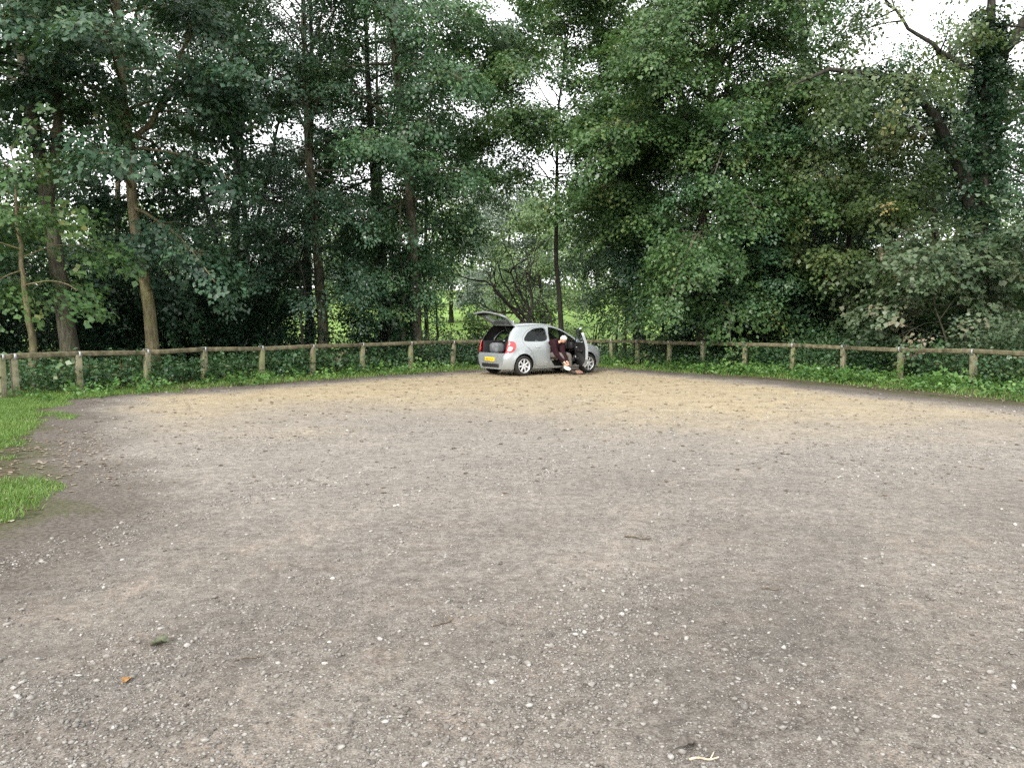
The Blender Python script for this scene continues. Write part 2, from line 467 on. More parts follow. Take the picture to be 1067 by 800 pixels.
def curve(P, n):
    P = np.asarray(P, float)
    s = np.concatenate([[0], np.cumsum(np.linalg.norm(np.diff(P, axis=0), axis=1))]); s /= s[-1]
    u = np.linspace(0, 1, n)
    # smooth by Catmull-Rom style: cubic through tangents
    Tn = np.gradient(P, s, axis=0) if len(P) > 2 else np.tile(P[-1] - P[0], (len(P), 1))
    out = []
    for x in u:
        i = min(len(P) - 2, max(0, np.searchsorted(s, x) - 1)); h = s[i + 1] - s[i]; t = (x - s[i]) / h
        h00 = 2 * t ** 3 - 3 * t ** 2 + 1; h10 = t ** 3 - 2 * t ** 2 + t; h01 = -2 * t ** 3 + 3 * t ** 2; h11 = t ** 3 - t ** 2
        out.append(h00 * P[i] + h10 * h * Tn[i] + h01 * P[i + 1] + h11 * h * Tn[i + 1])
    return np.array(out)

DENS = 1.72
def tree(name, label, base, h, r0, R0, lo=.2, limbs=34, dens=2.2, key='sycamore', leaf='leaf_mid', bark='bark', seed=0, path=None, extra=(), bias=(0, 0),
         lift=46, droop=.48, group=None, cat='tree', ivy=0, ivy_h=6., forks=(), cull=.72, avoid=None, sc=1., shape=1.0, wide=1.):
    r = np.random.default_rng(seed + 100)
    bx, by = base
    bz = float(hgt(bx, by)) if by < 40 else float(meadow_z(np.array([bx]), np.array([by]))[0])
    root = empty(name, (bx, by, bz))
    tag(root, label, cat, group)
    O = np.array([bx, by, bz])
    if path is None:
        lx, ly = r.normal(0, .03, 2)
        path = [(0, 0, -.3), (lx * h * .3 + r.normal(0, .1), ly * h * .3, h * .3), (lx * h * .6 + r.normal(0, .2), ly * h * .6 + r.normal(0, .2), h * .6), (lx * h + r.normal(0, .4), ly * h, h)]
    C = curve(path, 26)
    C[1:, :2] += np.cumsum(r.normal(0, .018, (25, 2)), 0)
    tt = np.clip(C[:, 2] / h, 0, 1)
    def rad(t): return r0 * (1 - .88 * np.asarray(t) ** .9) * (1 + .35 * np.exp(-np.asarray(t) * h / .35))
    tb = Tubes(); tb.add(C, rad(tt), 12)
    sprays = []
    def place(p, d, s):
        w = p + O
        if w[2] < 1.15 or (w[2] < 1.7 and r.random() < .5): return False
        if not in_view(w) and r.random() < cull: return False
        if avoid is not None and avoid(w, r): return False
        sprays.append((*p, *d, s)); return True
    def limb(S, az, el, L, rs, density, wig=.10):
        n = 8
        d = np.array([math.cos(az) * math.cos(el), math.sin(az) * math.cos(el), math.sin(el)])
        P = [S]; step = L / (n - 1)
        for i in range(n - 1):
            d = d + r.normal(0, wig, 3) * [1, 1, .7]; d[2] -= droop * (i / n) * .6; d /= np.linalg.norm(d)
            P.append(P[-1] + d * step)
        P = np.array(P)
        tb.add(P, rs * (1 - .85 * np.linspace(0, 1, n) ** .7) + .004, 6 if rs > .03 else 4)
        m = max(3, int(L * density * DENS * r.uniform(.8, 1.2)))
        for k in range(m):
            u = r.uniform(.22, 1.) ** .85; f = u * (n - 1); i = min(n - 2, int(f))
            p = P[i] + (P[i + 1] - P[i]) * (f - i)
            dr = P[i + 1] - P[i]; dr = dr / np.linalg.norm(dr)
            yaw = r.choice([-1, 1]) * r.uniform(.35, 1.25)
            l = min(1.9, .22 + .34 * L * (1.1 - u)) * r.uniform(.5, 1.)
            sd = np.array([dr[0] * math.cos(yaw) - dr[1] * math.sin(yaw), dr[0] * math.sin(yaw) + dr[1] * math.cos(yaw), dr[2] * .5 + r.normal(.06, .25)])
            q = p + sd * l + np.array([0, 0, -.12 * l * l]); mid = (p + q) / 2 + np.array([0, 0, .05 * l]) + r.normal(0, .04, 3)
            put = 0
            for v in np.linspace(1., .35, max(1, int(round(l * 2.6)))):
                w = (mid + (q - mid) * (v * 2 - 1)) if v > .5 else p + (mid - p) * v * 2
                yw = r.uniform(-.9, .9)
                s2 = np.array([sd[0] * math.cos(yw) - sd[1] * math.sin(yw), sd[0] * math.sin(yw) + sd[1] * math.cos(yw), sd[2] * .5 - .15 - abs(r.normal(0, .35))])
                put += place(w + r.normal(0, .07, 3), s2, sc * r.uniform(.7, 1.15))
            if put:
                tb.add(np.array([p, mid, q]), [.004 + .006 * l, .004 + .004 * l, .003], 3)
        place(P[-1], d, sc * r.uniform(.8, 1.1))
    def trunk_at(t):
        i = np.searchsorted(tt, t); i = min(max(i, 1), len(C) - 1)
        f = (t - tt[i - 1]) / max(1e-6, tt[i] - tt[i - 1]); return C[i - 1] + (C[i] - C[i - 1]) * f
    for i in range(limbs):
        u = (i + r.uniform(0, .9)) / limbs
        t = lo + (1 - lo) * u * .97
        S = trunk_at(t)
        prof = (math.sin(math.pi * (.22 + .74 * u)) ** .8) * shape + (1 - shape)
        L = R0 * prof * r.uniform(.65, 1.12)
        az = i * 2.39996 + r.uniform(-.5, .5)
        ax, ay = math.cos(az) * wide + bias[0], math.sin(az) + bias[1]
        az = math.atan2(ay, ax)
        L *= min(1.5, .55 + .55 * math.hypot(ax, ay))
        limb(S, az, R(lift * (.15 + 1.1 * u) + r.normal(0, 17)), L, min(rad(t) * .42, .008 + .0125 * L), dens)
    for P, rs, re, dn in extra:                    # big named limbs: path relative to the base
        P = curve(P, 14); P[1:-1] += r.normal(0, .04, (12, 3))
        tb.add(P, np.linspace(rs, re, 14), 9)
        for k in range(int(dn * 3)):
            i = r.integers(4, 13); dr = P[i + 1 if i < 13 else i] - P[i - 1]
            a0 = math.atan2(dr[1], dr[0]) + r.choice([-1, 1]) * r.uniform(.3, 1.2)
            limb(P[i], a0, r.normal(.15, .4), r.uniform(1.0, 2.4), .03, dens * 1.1)
    tb.build('trunk', M[bark], root)
    if sprays:
        V, F, ti = leaves_from(sprays, key, r)
        np_mesh('crown', V, F, M[leaf], root, False, {'tint': ti})
    if ivy:
        iv = []
        for k in range(ivy):
            src = C
            if extra and r.random() < .2:
                src = curve(extra[0][0], 26)[:19]
                i = r.integers(0, len(src) - 1); a = r.uniform(0, 6.28); rr = extra[0][1] * 1.0
            else:
                z = ivy_h * r.random() ** .8; i = min(24, int(np.searchsorted(C[:, 2], z))); a = r.uniform(0, 6.28); rr = float(rad(tt[i])) * 1.05
            p = src[i] + (src[min(i + 1, len(src) - 1)] - src[i]) * r.random()
            dv = np.array([math.cos(a), math.sin(a), 0])
            iv.append((*(p + dv * rr * r.uniform(.9, 1.5)), *(dv * .6 + np.array([r.normal(0, .3), r.normal(0, .3), r.uniform(-.7, .7)])), r.uniform(.7, 1.25)))
        V, F, ti = leaves_from(iv, 'ivy', r)
        np_mesh('ivy', V, F, M['leaf_ivy'], root, False, {'tint': ti})
    return root

def shrub(name, label, base, size, n, key='dense', leaf='leaf_dark', bark='bark_dark', seed=0, stems=9, group=None, cat='shrub', z0=.0, hollow=.45):
    r = np.random.default_rng(seed + 500)
    bx, by = base; bz = float(hgt(bx, by))
    root = empty(name, (bx, by, bz)); tag(root, label, cat, group)
    rx, ry, rz = size
    tb = Tubes(); tips = []
    for i in range(stems):
        a = r.uniform(0, 6.28); q = r.uniform(.25, .95)
        e = np.array([math.cos(a) * rx * q, math.sin(a) * ry * q, z0 + (rz - z0) * r.uniform(.45, 1.) * math.sqrt(max(.1, 1 - q * q * .8))])
        P = curve([(r.normal(0, .08), r.normal(0, .08), -.1), (e[0] * .3 + r.normal(0, .1), e[1] * .3 + r.normal(0, .1), e[2] * .5), e], 8)
        tb.add(P, np.linspace(.035, .007, 8) * (1 + rz * .12), 5); tips.append(P)
    S = []
    for k in range(n):
        P = tips[r.integers(0, len(tips))]; i = r.integers(2, 8)
        p = P[i] * r.uniform(.85, 1.08) + r.normal(0, 1, 3) * [.22 * rx, .22 * ry, .14 * rz]
        p[2] = max(.08 + z0 * r.uniform(.6, 1.1), p[2])
        d = p * [1, 1, .3] + r.normal(0, .4, 3)
        S.append((*p, *d, r.uniform(.75, 1.25)))
    tb.build('stems', M[bark], root)
    V, F, ti = leaves_from(S, key, r)
    np_mesh('foliage', V, F, M[leaf], root, False, {'tint': ti})
    return root

def gap_sky(w, r):
    """open sky windows between particular neighbouring crowns"""
    return False

exec_trees = True
if exec_trees:
    # ---- left group
    tree('sycamore_sapling', 'slim pale-stemmed young sycamore just behind the left corner of the fence', (-11.6, 18.6), 5.8, .10, 1.6, .40, 14, 2.6, 'sycamore', 'leaf_light', 'bark_warm', 1,
         path=[(0, 0, -.2), (-.05, 0, 1.5), (-.15, 0, 3.), (-.3, .1, 5.8)], bias=(.1, -.3))
    tree('sycamore_tree', 'forked grey trunk leaning left behind the fence corner', (-12.35, 21.6), 17, .25, 4.0, .46, 28, 2.5, 'sycamore', 'leaf_mid', 'bark', 2,
         path=[(0, 0, -.3), (-.35, 0, 3.), (-.75, .1, 6.), (-1.3, .2, 9.5), (-1.6, .2, 17)],
         extra=[([(-.55, .05, 4.6), (-.2, .0, 6.2), (-.1, .1, 8.5), (.1, .2, 12)], .15, .06, 3)], bias=(0, -.35))
    tree('sycamore_tree', 'upright tree with a bare sunlit lower trunk behind the fence, left of the dark bushes', (-10.45, 22.4), 18, .19, 4.3, .26, 38, 2.7, 'sycamore', 'leaf_teal', 'bark_warm', 3,
         path=[(0, 0, -.3), (-.1, 0, 2.), (-.3, 0, 4.), (-.5, 0, 8.), (-.75, .2, 18)],
         extra=[([(-.42, 0, 6.6), (.3, -.1, 7.4), (.9, -.2, 8.1), (1.5, -.3, 9.8)], .09, .03, 3)], bias=(.1, -.4))
    tree('birch_tree', 'thin straight pale trunk further back between the leaning trunk and the bare one', (-13.6, 26.5), 17, .13, 2.6, .35, 22, 2.2, 'beech', 'leaf_mid', 'bark_warm', 4)
    tree('lime_tree', 'dark thin-stemmed tree deep in the wood at the left edge', (-17.5, 25.5), 17, .2, 4.2, .10, 36, 2.2, 'lime', 'leaf_mid', 'bark_dark', 5, cull=.8)
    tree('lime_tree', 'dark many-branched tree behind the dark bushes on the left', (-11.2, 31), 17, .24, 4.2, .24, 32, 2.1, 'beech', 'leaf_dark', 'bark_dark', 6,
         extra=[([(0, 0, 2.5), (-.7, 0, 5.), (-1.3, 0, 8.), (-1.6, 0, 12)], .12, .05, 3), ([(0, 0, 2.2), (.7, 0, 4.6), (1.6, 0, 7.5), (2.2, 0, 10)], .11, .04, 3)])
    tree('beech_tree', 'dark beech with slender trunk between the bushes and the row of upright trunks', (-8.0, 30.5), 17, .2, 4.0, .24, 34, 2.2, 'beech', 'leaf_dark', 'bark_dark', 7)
    tree('beech_tree', 'upright grey-green trunk behind the fifth fence post from the left', (-6.6, 26.8), 18, .21, 4.2, .22, 42, 2.5, 'beech', 'leaf_teal', 'bark', 8,
         path=[(0, 0, -.3), (-.15, 0, 3), (-.35, 0, 6.), (-.6, .2, 18)], bias=(0, -.3))
    tree('beech_tree', 'dark upright trunk just left of the tall straight one', (-4.75, 29.5), 17, .24, 3.6, .30, 28, 2.3, 'lime', 'leaf_mid', 'bark_dark', 9,
         path=[(0, 0, -.3), (-.3, 0, 4.), (-.55, 0, 8.), (-.9, .2, 17)])
    tree('ivy_covered_stem', 'thin leaning stem wrapped in brownish ivy beside the tall straight trunk', (-3.95, 27.0), 7, .10, 1.3, .45, 8, 2.2, 'lime', 'leaf_mid', 'bark', 10, ivy=150, ivy_h=3.6)
    tree('ash_tree', 'tall straight grey trunk behind the fence, nearest left of the car', (-3.4, 27.6), 20, .23, 4.2, .22, 44, 2.5, 'lime', 'leaf_mid', 'bark', 11,
         path=[(0, 0, -.3), (-.12, 0, 4.), (-.25, 0, 7.), (-.55, 0, 11.), (-.7, 0, 20)], bias=(-.1, -.2))
    # ---- centre
    tree('young_beech', 'young tree with a thin dark stem right behind the car roof', (2.1, 31.2), 15, .12, 4.9, .44, 54, 2.7, 'lime', 'leaf_light', 'bark_dark', 12, bias=(-.05, -.25))
    tree('young_beech', 'left one of two thin dark stems behind the first fence posts right of the car', (4.55, 31.5), 10, .085, 2.6, .26, 26, 2.7, 'beech', 'leaf_mid', 'bark_dark', 13)
    tree('young_beech', 'right one of two thin dark stems behind the first fence posts right of the car', (5.05, 31.0), 11, .085, 2.8, .26, 28, 2.7, 'beech', 'leaf_teal', 'bark_dark', 14)
    tree('hornbeam_tree', 'big broad tree in the middle with forked trunk and low hanging lit foliage', (7.0, 28.2), 17, .27, 5.0, .12, 84, 3.0, 'lime', 'leaf_light', 'bark', 15,
         path=[(0, 0, -.3), (-.05, 0, 3), (0, 0, 6.), (.15, 0, 10.), (.2, 0, 17)],
         extra=[([(0, 0, 6.2), (-.6, -.2, 7.7), (-1.0, -.4, 9.2), (-1.3, -.4, 12)], .2, .06, 4)], bias=(-.1, -.35), droop=.8)
    tree('hornbeam_tree', 'dark trunk standing close behind the big broad tree', (8.9, 31.5), 15, .28, 4.0, .16, 36, 2.4, 'beech', 'leaf_teal', 'bark_dark', 16)
    tree('oak_tree', 'dark stout trunk half hidden by ivy, right of the big broad tree', (10.4, 28.6), 16, .36, 4.4, .20, 46, 2.6, 'beech', 'leaf_mid', 'bark_dark', 17, ivy=260, ivy_h=5.5, bias=(-.35, -.2))
    # ---- right
    tree('ivy_clad_ash', 'tall ivy-clad trunk with a big limb arching left, at the right edge', (14.35, 24.0), 17, .29, 2.7, .50, 22, 1.7, 'lime', 'leaf_olive', 'bark_dark', 18,
         path=[(0, 0, -.3), (.1, 0, 4.), (.1, 0, 8.), (.15, 0, 11.5), (.2, 0, 17)],
         extra=[([(0, 0, 4.6), (-.7, -.2, 6.2), (-1.6, -.5, 7.6), (-2.7, -.8, 8.45), (-4.0, -1.1, 8.75), (-5.4, -1.4, 8.7), (-6.6, -1.5, 8.2)], .22, .03, 4),
                ([(.1, 0, 8.9), (-.9, .2, 9.6), (-1.9, .3, 10.3), (-3.0, .4, 11.5)], .10, .03, 2), ([(.1, 0, 9.0), (.8, .1, 10.), (1.5, .1, 11.2), (2., .2, 13)], .16, .06, 2)], ivy=900, ivy_h=10.)
    tree('field_maple', 'spreading olive-green tree under the arching limb, left of the ivy-clad trunk', (11.8, 26.6), 8.6, .16, 3.8, .16, 50, 2.6, 'lime', 'leaf_olive', 'bark_dark', 19, shape=.8)
    tree('field_maple', 'loose tree with pale gaps behind the arching limb', (15.2, 33), 10.5, .2, 4.2, .14, 40, 2.3, 'beech', 'leaf_mid', 'bark_dark', 20)
    tree('sycamore_sapling', 'bushy young sycamore with brown-tinged leaves behind the right end of the fence', (12.0, 21.4), 3.7, .04, 1.9, .28, 22, 2.5, 'sycamore', 'leaf_brown', 'bark', 21, bias=(-.2, -.1))
    tree('sycamore_sapling', 'leggy young sycamore with dull grey-green leaves just in front of the ivy-clad trunk', (14.3, 20.8), 4.4, .05, 1.8, .28, 24, 2.4, 'sycamore', 'leaf_dull', 'bark', 22)
    tree('lime_tree', 'dense tree filling the right edge beyond the ivy-clad trunk', (18.6, 26.5), 11, .25, 3.6, .10, 46, 2.4, 'lime', 'leaf_mid', 'bark_dark', 23, cull=.8)
    # ---- deep rows
    deep = [(-3.9, 35.5, 16.5, 'leaf_mid', 'tall thin tree just behind the tall straight grey trunk'), (17.3, 31.5, 13, 'leaf_mid', 'leafy tree behind the ivy-clad trunk, to its right'), (-21, 31, 17, 'leaf_dark', 'dark tree deep in the wood at the far left'), (-15.8, 33, 18, 'leaf_mid', 'slender dark tree between the leaning trunk and the bare trunk, deep in the wood'),
            (-13.2, 38, 17, 'leaf_dark', 'dark tree behind the many-branched one on the left'), (-6.2, 37, 18, 'leaf_dark', 'dark tree in the second row behind the upright grey-green trunk'),
            (12.8, 37.5, 10.5, 'leaf_teal', 'shadowy tree deep behind the ivy-hidden stout trunk'),
            (20.5, 34, 11.5, 'leaf_mid', 'shadowy tree deep behind the right edge'), (6.3, 37, 14, 'leaf_mid', 'shadowy tree behind the two thin stems')]
    for k, (x, y, h, lf, lb) in enumerate(deep):
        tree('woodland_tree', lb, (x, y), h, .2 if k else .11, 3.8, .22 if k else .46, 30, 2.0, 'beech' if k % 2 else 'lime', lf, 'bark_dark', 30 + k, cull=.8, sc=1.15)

    # ---- understorey
    und = [('young_hazel', 'layered low green boughs in front of the upright grey-green trunk', -6.9, 25.4, 5.2, 2.4, 'leaf_teal', 'beech'),
           ('young_hazel', 'leafy young tree between the two left upright trunks and the tall straight one', -4.7, 27.6, 4.9, 1.7, 'leaf_mid', 'beech'),
           ('young_beech', 'shady young tree just right of the tall straight trunk', -2.9, 29.4, 6.8, 1.6, 'leaf_mid', 'lime'),
           ('young_beech', 'shady young tree right of the car roof, left of the two thin stems', 4.1, 30.2, 6.4, 1.9, 'leaf_mid', 'beech'),
           ('young_hazel', 'low spreading young tree below the left boughs of the big broad tree', 5.8, 29.2, 5.2, 2.3, 'leaf_teal', 'beech'),
           ('young_hazel', 'low spreading young tree below the right boughs of the big broad tree', 8.4, 27.3, 4.8, 2.2, 'leaf_mid', 'lime'),
           ('young_maple', 'leafy young tree standing behind the olive-green spreading tree', 12.4, 29.4, 6.5, 2.8, 'leaf_mid', 'lime'),
           ('young_hazel', 'dark green young tree between the leaning trunk and the bare lit trunk', -11.9, 25.0, 6.0, 2.3, 'leaf_teal', 'sycamore'),
           ('young_hazel', 'green young tree left of the leaning trunk at the left edge', -14.6, 21.2, 6.0, 1.7, 'leaf_mid', 'sycamore')]
    LOW = {0: .46, 1: .40, 2: .46, 3: .46, 4: .38}
    for k, (nm, lb, x, y, h, R0, lf, ky) in enumerate(und):
        tree(nm, lb, (x, y), h, .055, R0, LOW.get(k, .16), 26, 2.2, ky, lf, 'bark_dark', 60 + k, bias=(0, -.2), shape=.7, lift=30)
    tree('field_tree', 'bluish grey-green tree standing in the meadow beyond the fallen branches', (-.6, 60), 12, .2, 3.4, .12, 46, 1.6, 'lime', 'leaf_grey', 'bark_dark', 80, sc=1.5)
    tree('field_tree', 'bright green bushy meadow tree just left of the thin stem behind the car', (2.3, 56), 9, .2, 3.2, .10, 44, 1.6, 'lime', 'leaf_far_haze', 'bark_dark', 81, sc=1.5)
    tree('field_tree', 'pale green tree in the meadow left of the bluish one', (-5.2, 66), 11.5, .2, 3.6, .10, 40, 1.6, 'lime', 'leaf_far_haze', 'bark_dark', 82, sc=1.6)
    # ---- shrubs
    scrub = [(-1.0, 32.6, 1.5, 1.9, 'leaf_light', 'thin pale scrub behind the open tailgate'), (1.3, 33.6, 1.6, 1.5, 'leaf_light', 'low light green scrub among the fallen branches'),
             (3.5, 33.2, 1.4, 2.2, 'leaf_mid', 'loose scrub right of the thin dark stem behind the car'), (5.9, 32.8, 1.5, 2.0, 'leaf_mid', 'loose dark scrub behind the two thin stems'),
             (7.4, 33.6, 1.4, 1.7, 'leaf_olive', 'yellowish scrub in the gap left of the dark trunk'), (-3.9, 33.5, 1.4, 1.8, 'leaf_light', 'pale scrub at the meadow edge behind the tall straight trunk')]
    for k, (x, y, rx, rz, lf, lb) in enumerate(scrub):
        shrub('scrub_bush', lb, (x, y), (rx, .9, rz * .85), 60, 'beech', lf, 'bark_dead', seed=40 + k, stems=14)
    hb = [(-18.0, 27.5, 'dark evergreen bush at the far left edge, deep in shade'), (-15.1, 28.0, 'dark evergreen bush behind the pale thin trunk'), (-12.6, 28.6, 'dark evergreen bush behind the bare lit trunk'),
          (-10.3, 29.6, 'dark evergreen bush at the back, right of the bare lit trunk'), (9.8, 32.6, 'dark evergreen bush at the back behind the ivy-hidden stout trunk'), (12.7, 31.5, 'dark evergreen bush in shade behind the olive-green spreading tree'),
          (15.6, 30.5, 'dark evergreen bush at the back between the arching limb and the ivy-clad trunk'), (18.6, 29.5, 'dark evergreen bush in shade at the right edge')]
    for k, (x, y, lb) in enumerate(hb):
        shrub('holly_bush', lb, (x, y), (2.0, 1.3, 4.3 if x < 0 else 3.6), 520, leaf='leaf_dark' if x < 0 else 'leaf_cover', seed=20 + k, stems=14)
    shrub('holly_bush', 'large dark evergreen bush between the bare trunk and the upright trunks', (-9.0, 26.6), (2.3, 1.6, 4.4), 620, seed=1, stems=16)
    shrub('holly_bush', 'dark evergreen bush left of the bare lit trunk', (-12.6, 24.6), (1.9, 1.5, 3.6), 430, seed=2, stems=14)
    shrub('holly_bush', 'dark bush at the left edge behind the fence corner', (-15.6, 22.6), (1.9, 1.6, 3.4), 400, seed=3, stems=14)
    shrub('hazel_bush', 'dark green bush at the foot of the upright grey-green trunk', (-5.1, 28.4), (1.3, 1.1, 2.9), 200, 'beech', 'leaf_teal', seed=4, stems=12)
    shrub('hazel_bush', 'low bush left of the open tailgate', (-2.0, 29.8), (1.0, .9, .9), 110, 'cover', 'leaf_cover', seed=5)
    shrub('hazel_bush', 'dark leafy bush under the big broad tree', (7.9, 29.8), (2.0, 1.2, 2.6), 260, 'beech', 'leaf_mid', seed=6, stems=12)
    shrub('bramble_bush', 'bramble thicket below the olive-green tree', (10.6, 25.4), (1.8, 1.2, 1.7), 230, 'cover', 'leaf_cover', seed=7)
    shrub('bramble_bush', 'bramble thicket with dull brown leaves behind the rightmost fence post', (13.0, 19.6), (1.5, 1.3, 1.7), 220, 'cover', 'leaf_brown', seed=8)
    shrub('hazel_bush', 'pale leafy bush in shade at the foot of the ivy-clad trunk', (14.6, 25.8), (2.4, 1.4, 3.6), 360, 'lime', 'leaf_mid', seed=9, stems=14)

# ------------------------------------------------------------------ fallen dead tree
def fallen():
    r = np.random.default_rng(77)
    root = empty('fallen_tree', (.75, 31.2, 0))
    tag(root, 'bare fallen tree with dark splayed branches behind the car', 'fallen tree')
    tb = Tubes()
    P = curve([(1.6, 1.5, .15), (.9, .6, .75), (.2, 0, 1.25), (-.4, -.3, 1.5)], 10)
    tb.add(P, np.linspace(.30, .17, 10), 10)
    def br(S, d, L, rs, depth):
        n = 6; Q = [S]; d = np.array(d, float); d /= np.linalg.norm(d)
        for i in range(n - 1):
            d = d + r.normal(0, .2, 3); d /= np.linalg.norm(d); Q.append(Q[-1] + d * L / (n - 1))
        Q = np.array(Q); tb.add(Q, np.linspace(rs, max(.007, rs * .35), n), 6 if rs > .03 else 4)
        if depth:
            for k in range(r.integers(3, 5)):
                i = r.integers(1, n); br(Q[i], d * .7 + r.normal(0, .55, 3) + np.array([0, 0, .12]), L * r.uniform(.4, .7), max(.008, rs * .5), depth - 1)
    for d, L, rs in [((-.9, -.1, .35), 2.9, .085), ((-.7, 0, .75), 2.9, .08), ((-.95, .1, .08), 2.6, .07), ((-.35, .1, .9), 2.2, .065), ((.25, 0, .95), 1.9, .06), ((-.55, -.2, .5), 2.5, .07), ((.6, .1, .7), 1.6, .05), ((-.95, -.1, .55), 3.1, .06)]:
        i = r.integers(4, 9); br(P[i], d, L * 1.35, rs * 1.1, 2)
    tb.build('trunk', M['bark_dead'], root)
fallen()

# ------------------------------------------------------------------ far trees beyond the meadow
def far_row():
    r = np.random.default_rng(5)
    S = []; tb = Tubes()
    for k in range(26):
        x = -75 + k * 6.2 + r.normal(0, 1.5); y = 98 + r.normal(0, 7); z = float(meadow_z(np.array([x]), np.array([y]))[0])
        H = r.uniform(8, 13); W = r.uniform(3.2, 5)
        tb.add(np.array([(x, y, z - .5), (x, y, z + H * .6)]), [.35, .2], 6)
        for q in range(85):
            v = r.normal(0, 1, 3); v /= np.linalg.norm(v); v *= r.uniform(.5, 1.) ** .5
            p = np.array([x + v[0] * W, y + v[1] * W, z + H * .55 + v[2] * H * .5])
            S.append((*p, *(v + r.normal(0, .3, 3)), r.uniform(.7, 1.2)))
    V, F, ti = leaves_from(S, 'far', r)
    o = np_mesh('far_woodland', V, F, M['leaf_far_haze'], None, False, {'tint': ti})
    tag(o, 'line of trees beyond the meadow, haze painted into the pale leaves', 'woodland', kind='stuff')
    t2 = tb.build('far_trunks', M['bark_dark'], o)
    t2['kind'] = 'stuff'
far_row()

# ------------------------------------------------------------------ undergrowth, verge, grass, litter
FP = np.array(FENCE)
def fence_offset_points(n, r, d0, d1, pw=1.):
    """random points at d0..d1 m outside the fence line"""
    seg = np.diff(FP, axis=0); L = np.linalg.norm(seg, axis=1); c = np.concatenate([[0], np.cumsum(L)])
    s = r.uniform(0, c[-1], n); i = np.clip(np.searchsorted(c, s) - 1, 0, len(L) - 1)
    p = FP[i] + seg[i] * ((s - c[i]) / L[i])[:, None]
    cen = np.array([0.5, 12.])
    nrm = np.stack([-seg[i][:, 1], seg[i][:, 0]], -1) / L[i][:, None]
    sg = np.sign(((p - cen) * nrm).sum(1)); nrm *= sg[:, None]
    return p + nrm * (d0 + (d1 - d0) * r.random(n)[:, None] ** pw)

def undergrowth():
    r = np.random.default_rng(11)
    p = np.concatenate([fence_offset_points(2300, r, .12, 4.5, 1.5), fence_offset_points(650, r, 3.5, 9.)])
    hmax = .36 + .22 * wnoise(p[:, 0], p[:, 1], .25, 31) + .25 * np.clip((p[:, 0] - 4) / 6, 0, 1)
    S = []
    for (x, y), hm in zip(p, hmax):
        z = max(.04, hm) * r.uniform(.15, 1.25)
        a = r.uniform(0, 6.28)
        S.append((x, y, z, math.cos(a), math.sin(a), r.uniform(-.1, .6), r.uniform(.7, 1.25)))
    V, F, ti = leaves_from(S, 'cover', r)
    o = np_mesh('undergrowth', V, F, M['leaf_cover'], None, False, {'tint': ti})
    tag(o, 'dark ivy and bramble undergrowth along the outside of the fence', 'undergrowth', kind='stuff')
    # bright weeds on the verge, thickest on the right
    q = []
    pts = fence_offset_points(2600, r, -1.9, .25)
    sd = lot_sd(pts[:, 0], pts[:, 1])
    nz = wnoise(pts[:, 0], pts[:, 1], .35, 41)
    for (x, y), s, n_ in zip(pts, sd, nz):
        w = .6 if x > 6 else (.35 if x > 3 else .14)
        if s < .12 + .1 * n_ and r.random() < w * (1 + n_) and not (-2 < x < 4 and s > -1.0):
            a = r.uniform(0, 6.28)
            q.append((x, y, r.uniform(.02, .16), math.cos(a), math.sin(a), r.uniform(.1, .9), r.uniform(.6, 1.2)))
    V, F, ti = leaves_from(q, 'verge', r)
    o = np_mesh('verge_weeds', V, F, M['leaf_bright'], None, False, {'tint': ti})
    tag(o, 'bright green weeds on the verge inside the fence', 'weeds', kind='stuff')

def blades(pts, h, w, r, lean=.5):
    n = len(pts)
    a = r.uniform(0, 6.28, n); H = h * r.uniform(.5, 1.3, n)
    z = hgt(pts[:, 0], pts[:, 1])
    dx = np.cos(a); dy = np.sin(a); b = r.uniform(0, 6.28, n); ln = H * lean * r.uniform(.2, 1.2, n)
    P = np.stack([pts[:, 0], pts[:, 1], z], -1)
    W = np.stack([dx, dy, 0 * dx], -1) * (w * r.uniform(.6, 1.2, n))[:, None]
    Mid = P + np.stack([np.cos(b) * ln * .35, np.sin(b) * ln * .35, H * .6], -1)
    Tip = P + np.stack([np.cos(b) * ln, np.sin(b) * ln, H * .95], -1)
    V = np.stack([P - W, P + W, Mid + W * .7, Mid - W * .7, Tip], 1).reshape(-1, 3)
    k = np.arange(n)[:, None] * 5
    return V, [k + np.array([[0, 1, 2, 3]]), k + np.array([[3, 2, 4]])], np.repeat(np.clip(r.normal(.5, .22, n), 0, 1), 5)

def left_grass_sd(x, y):
    # tongue of grass along the left side, broken by a bare leafy patch
    s = -lot_sd(x, y) - .28 * np.clip((9 - y) / 3, 0, 1) - .06 + .45 * wnoise(x, y, .5, 51) + .15 * wnoise(x, y, 1.3, 52)
    bare = np.exp(-(((x + 5.7) / .9) ** 2 + ((y - 9.8) / 1.7) ** 2)) * .95
    return s - bare * (1 + .4 * wnoise(x, y, .8, 53))

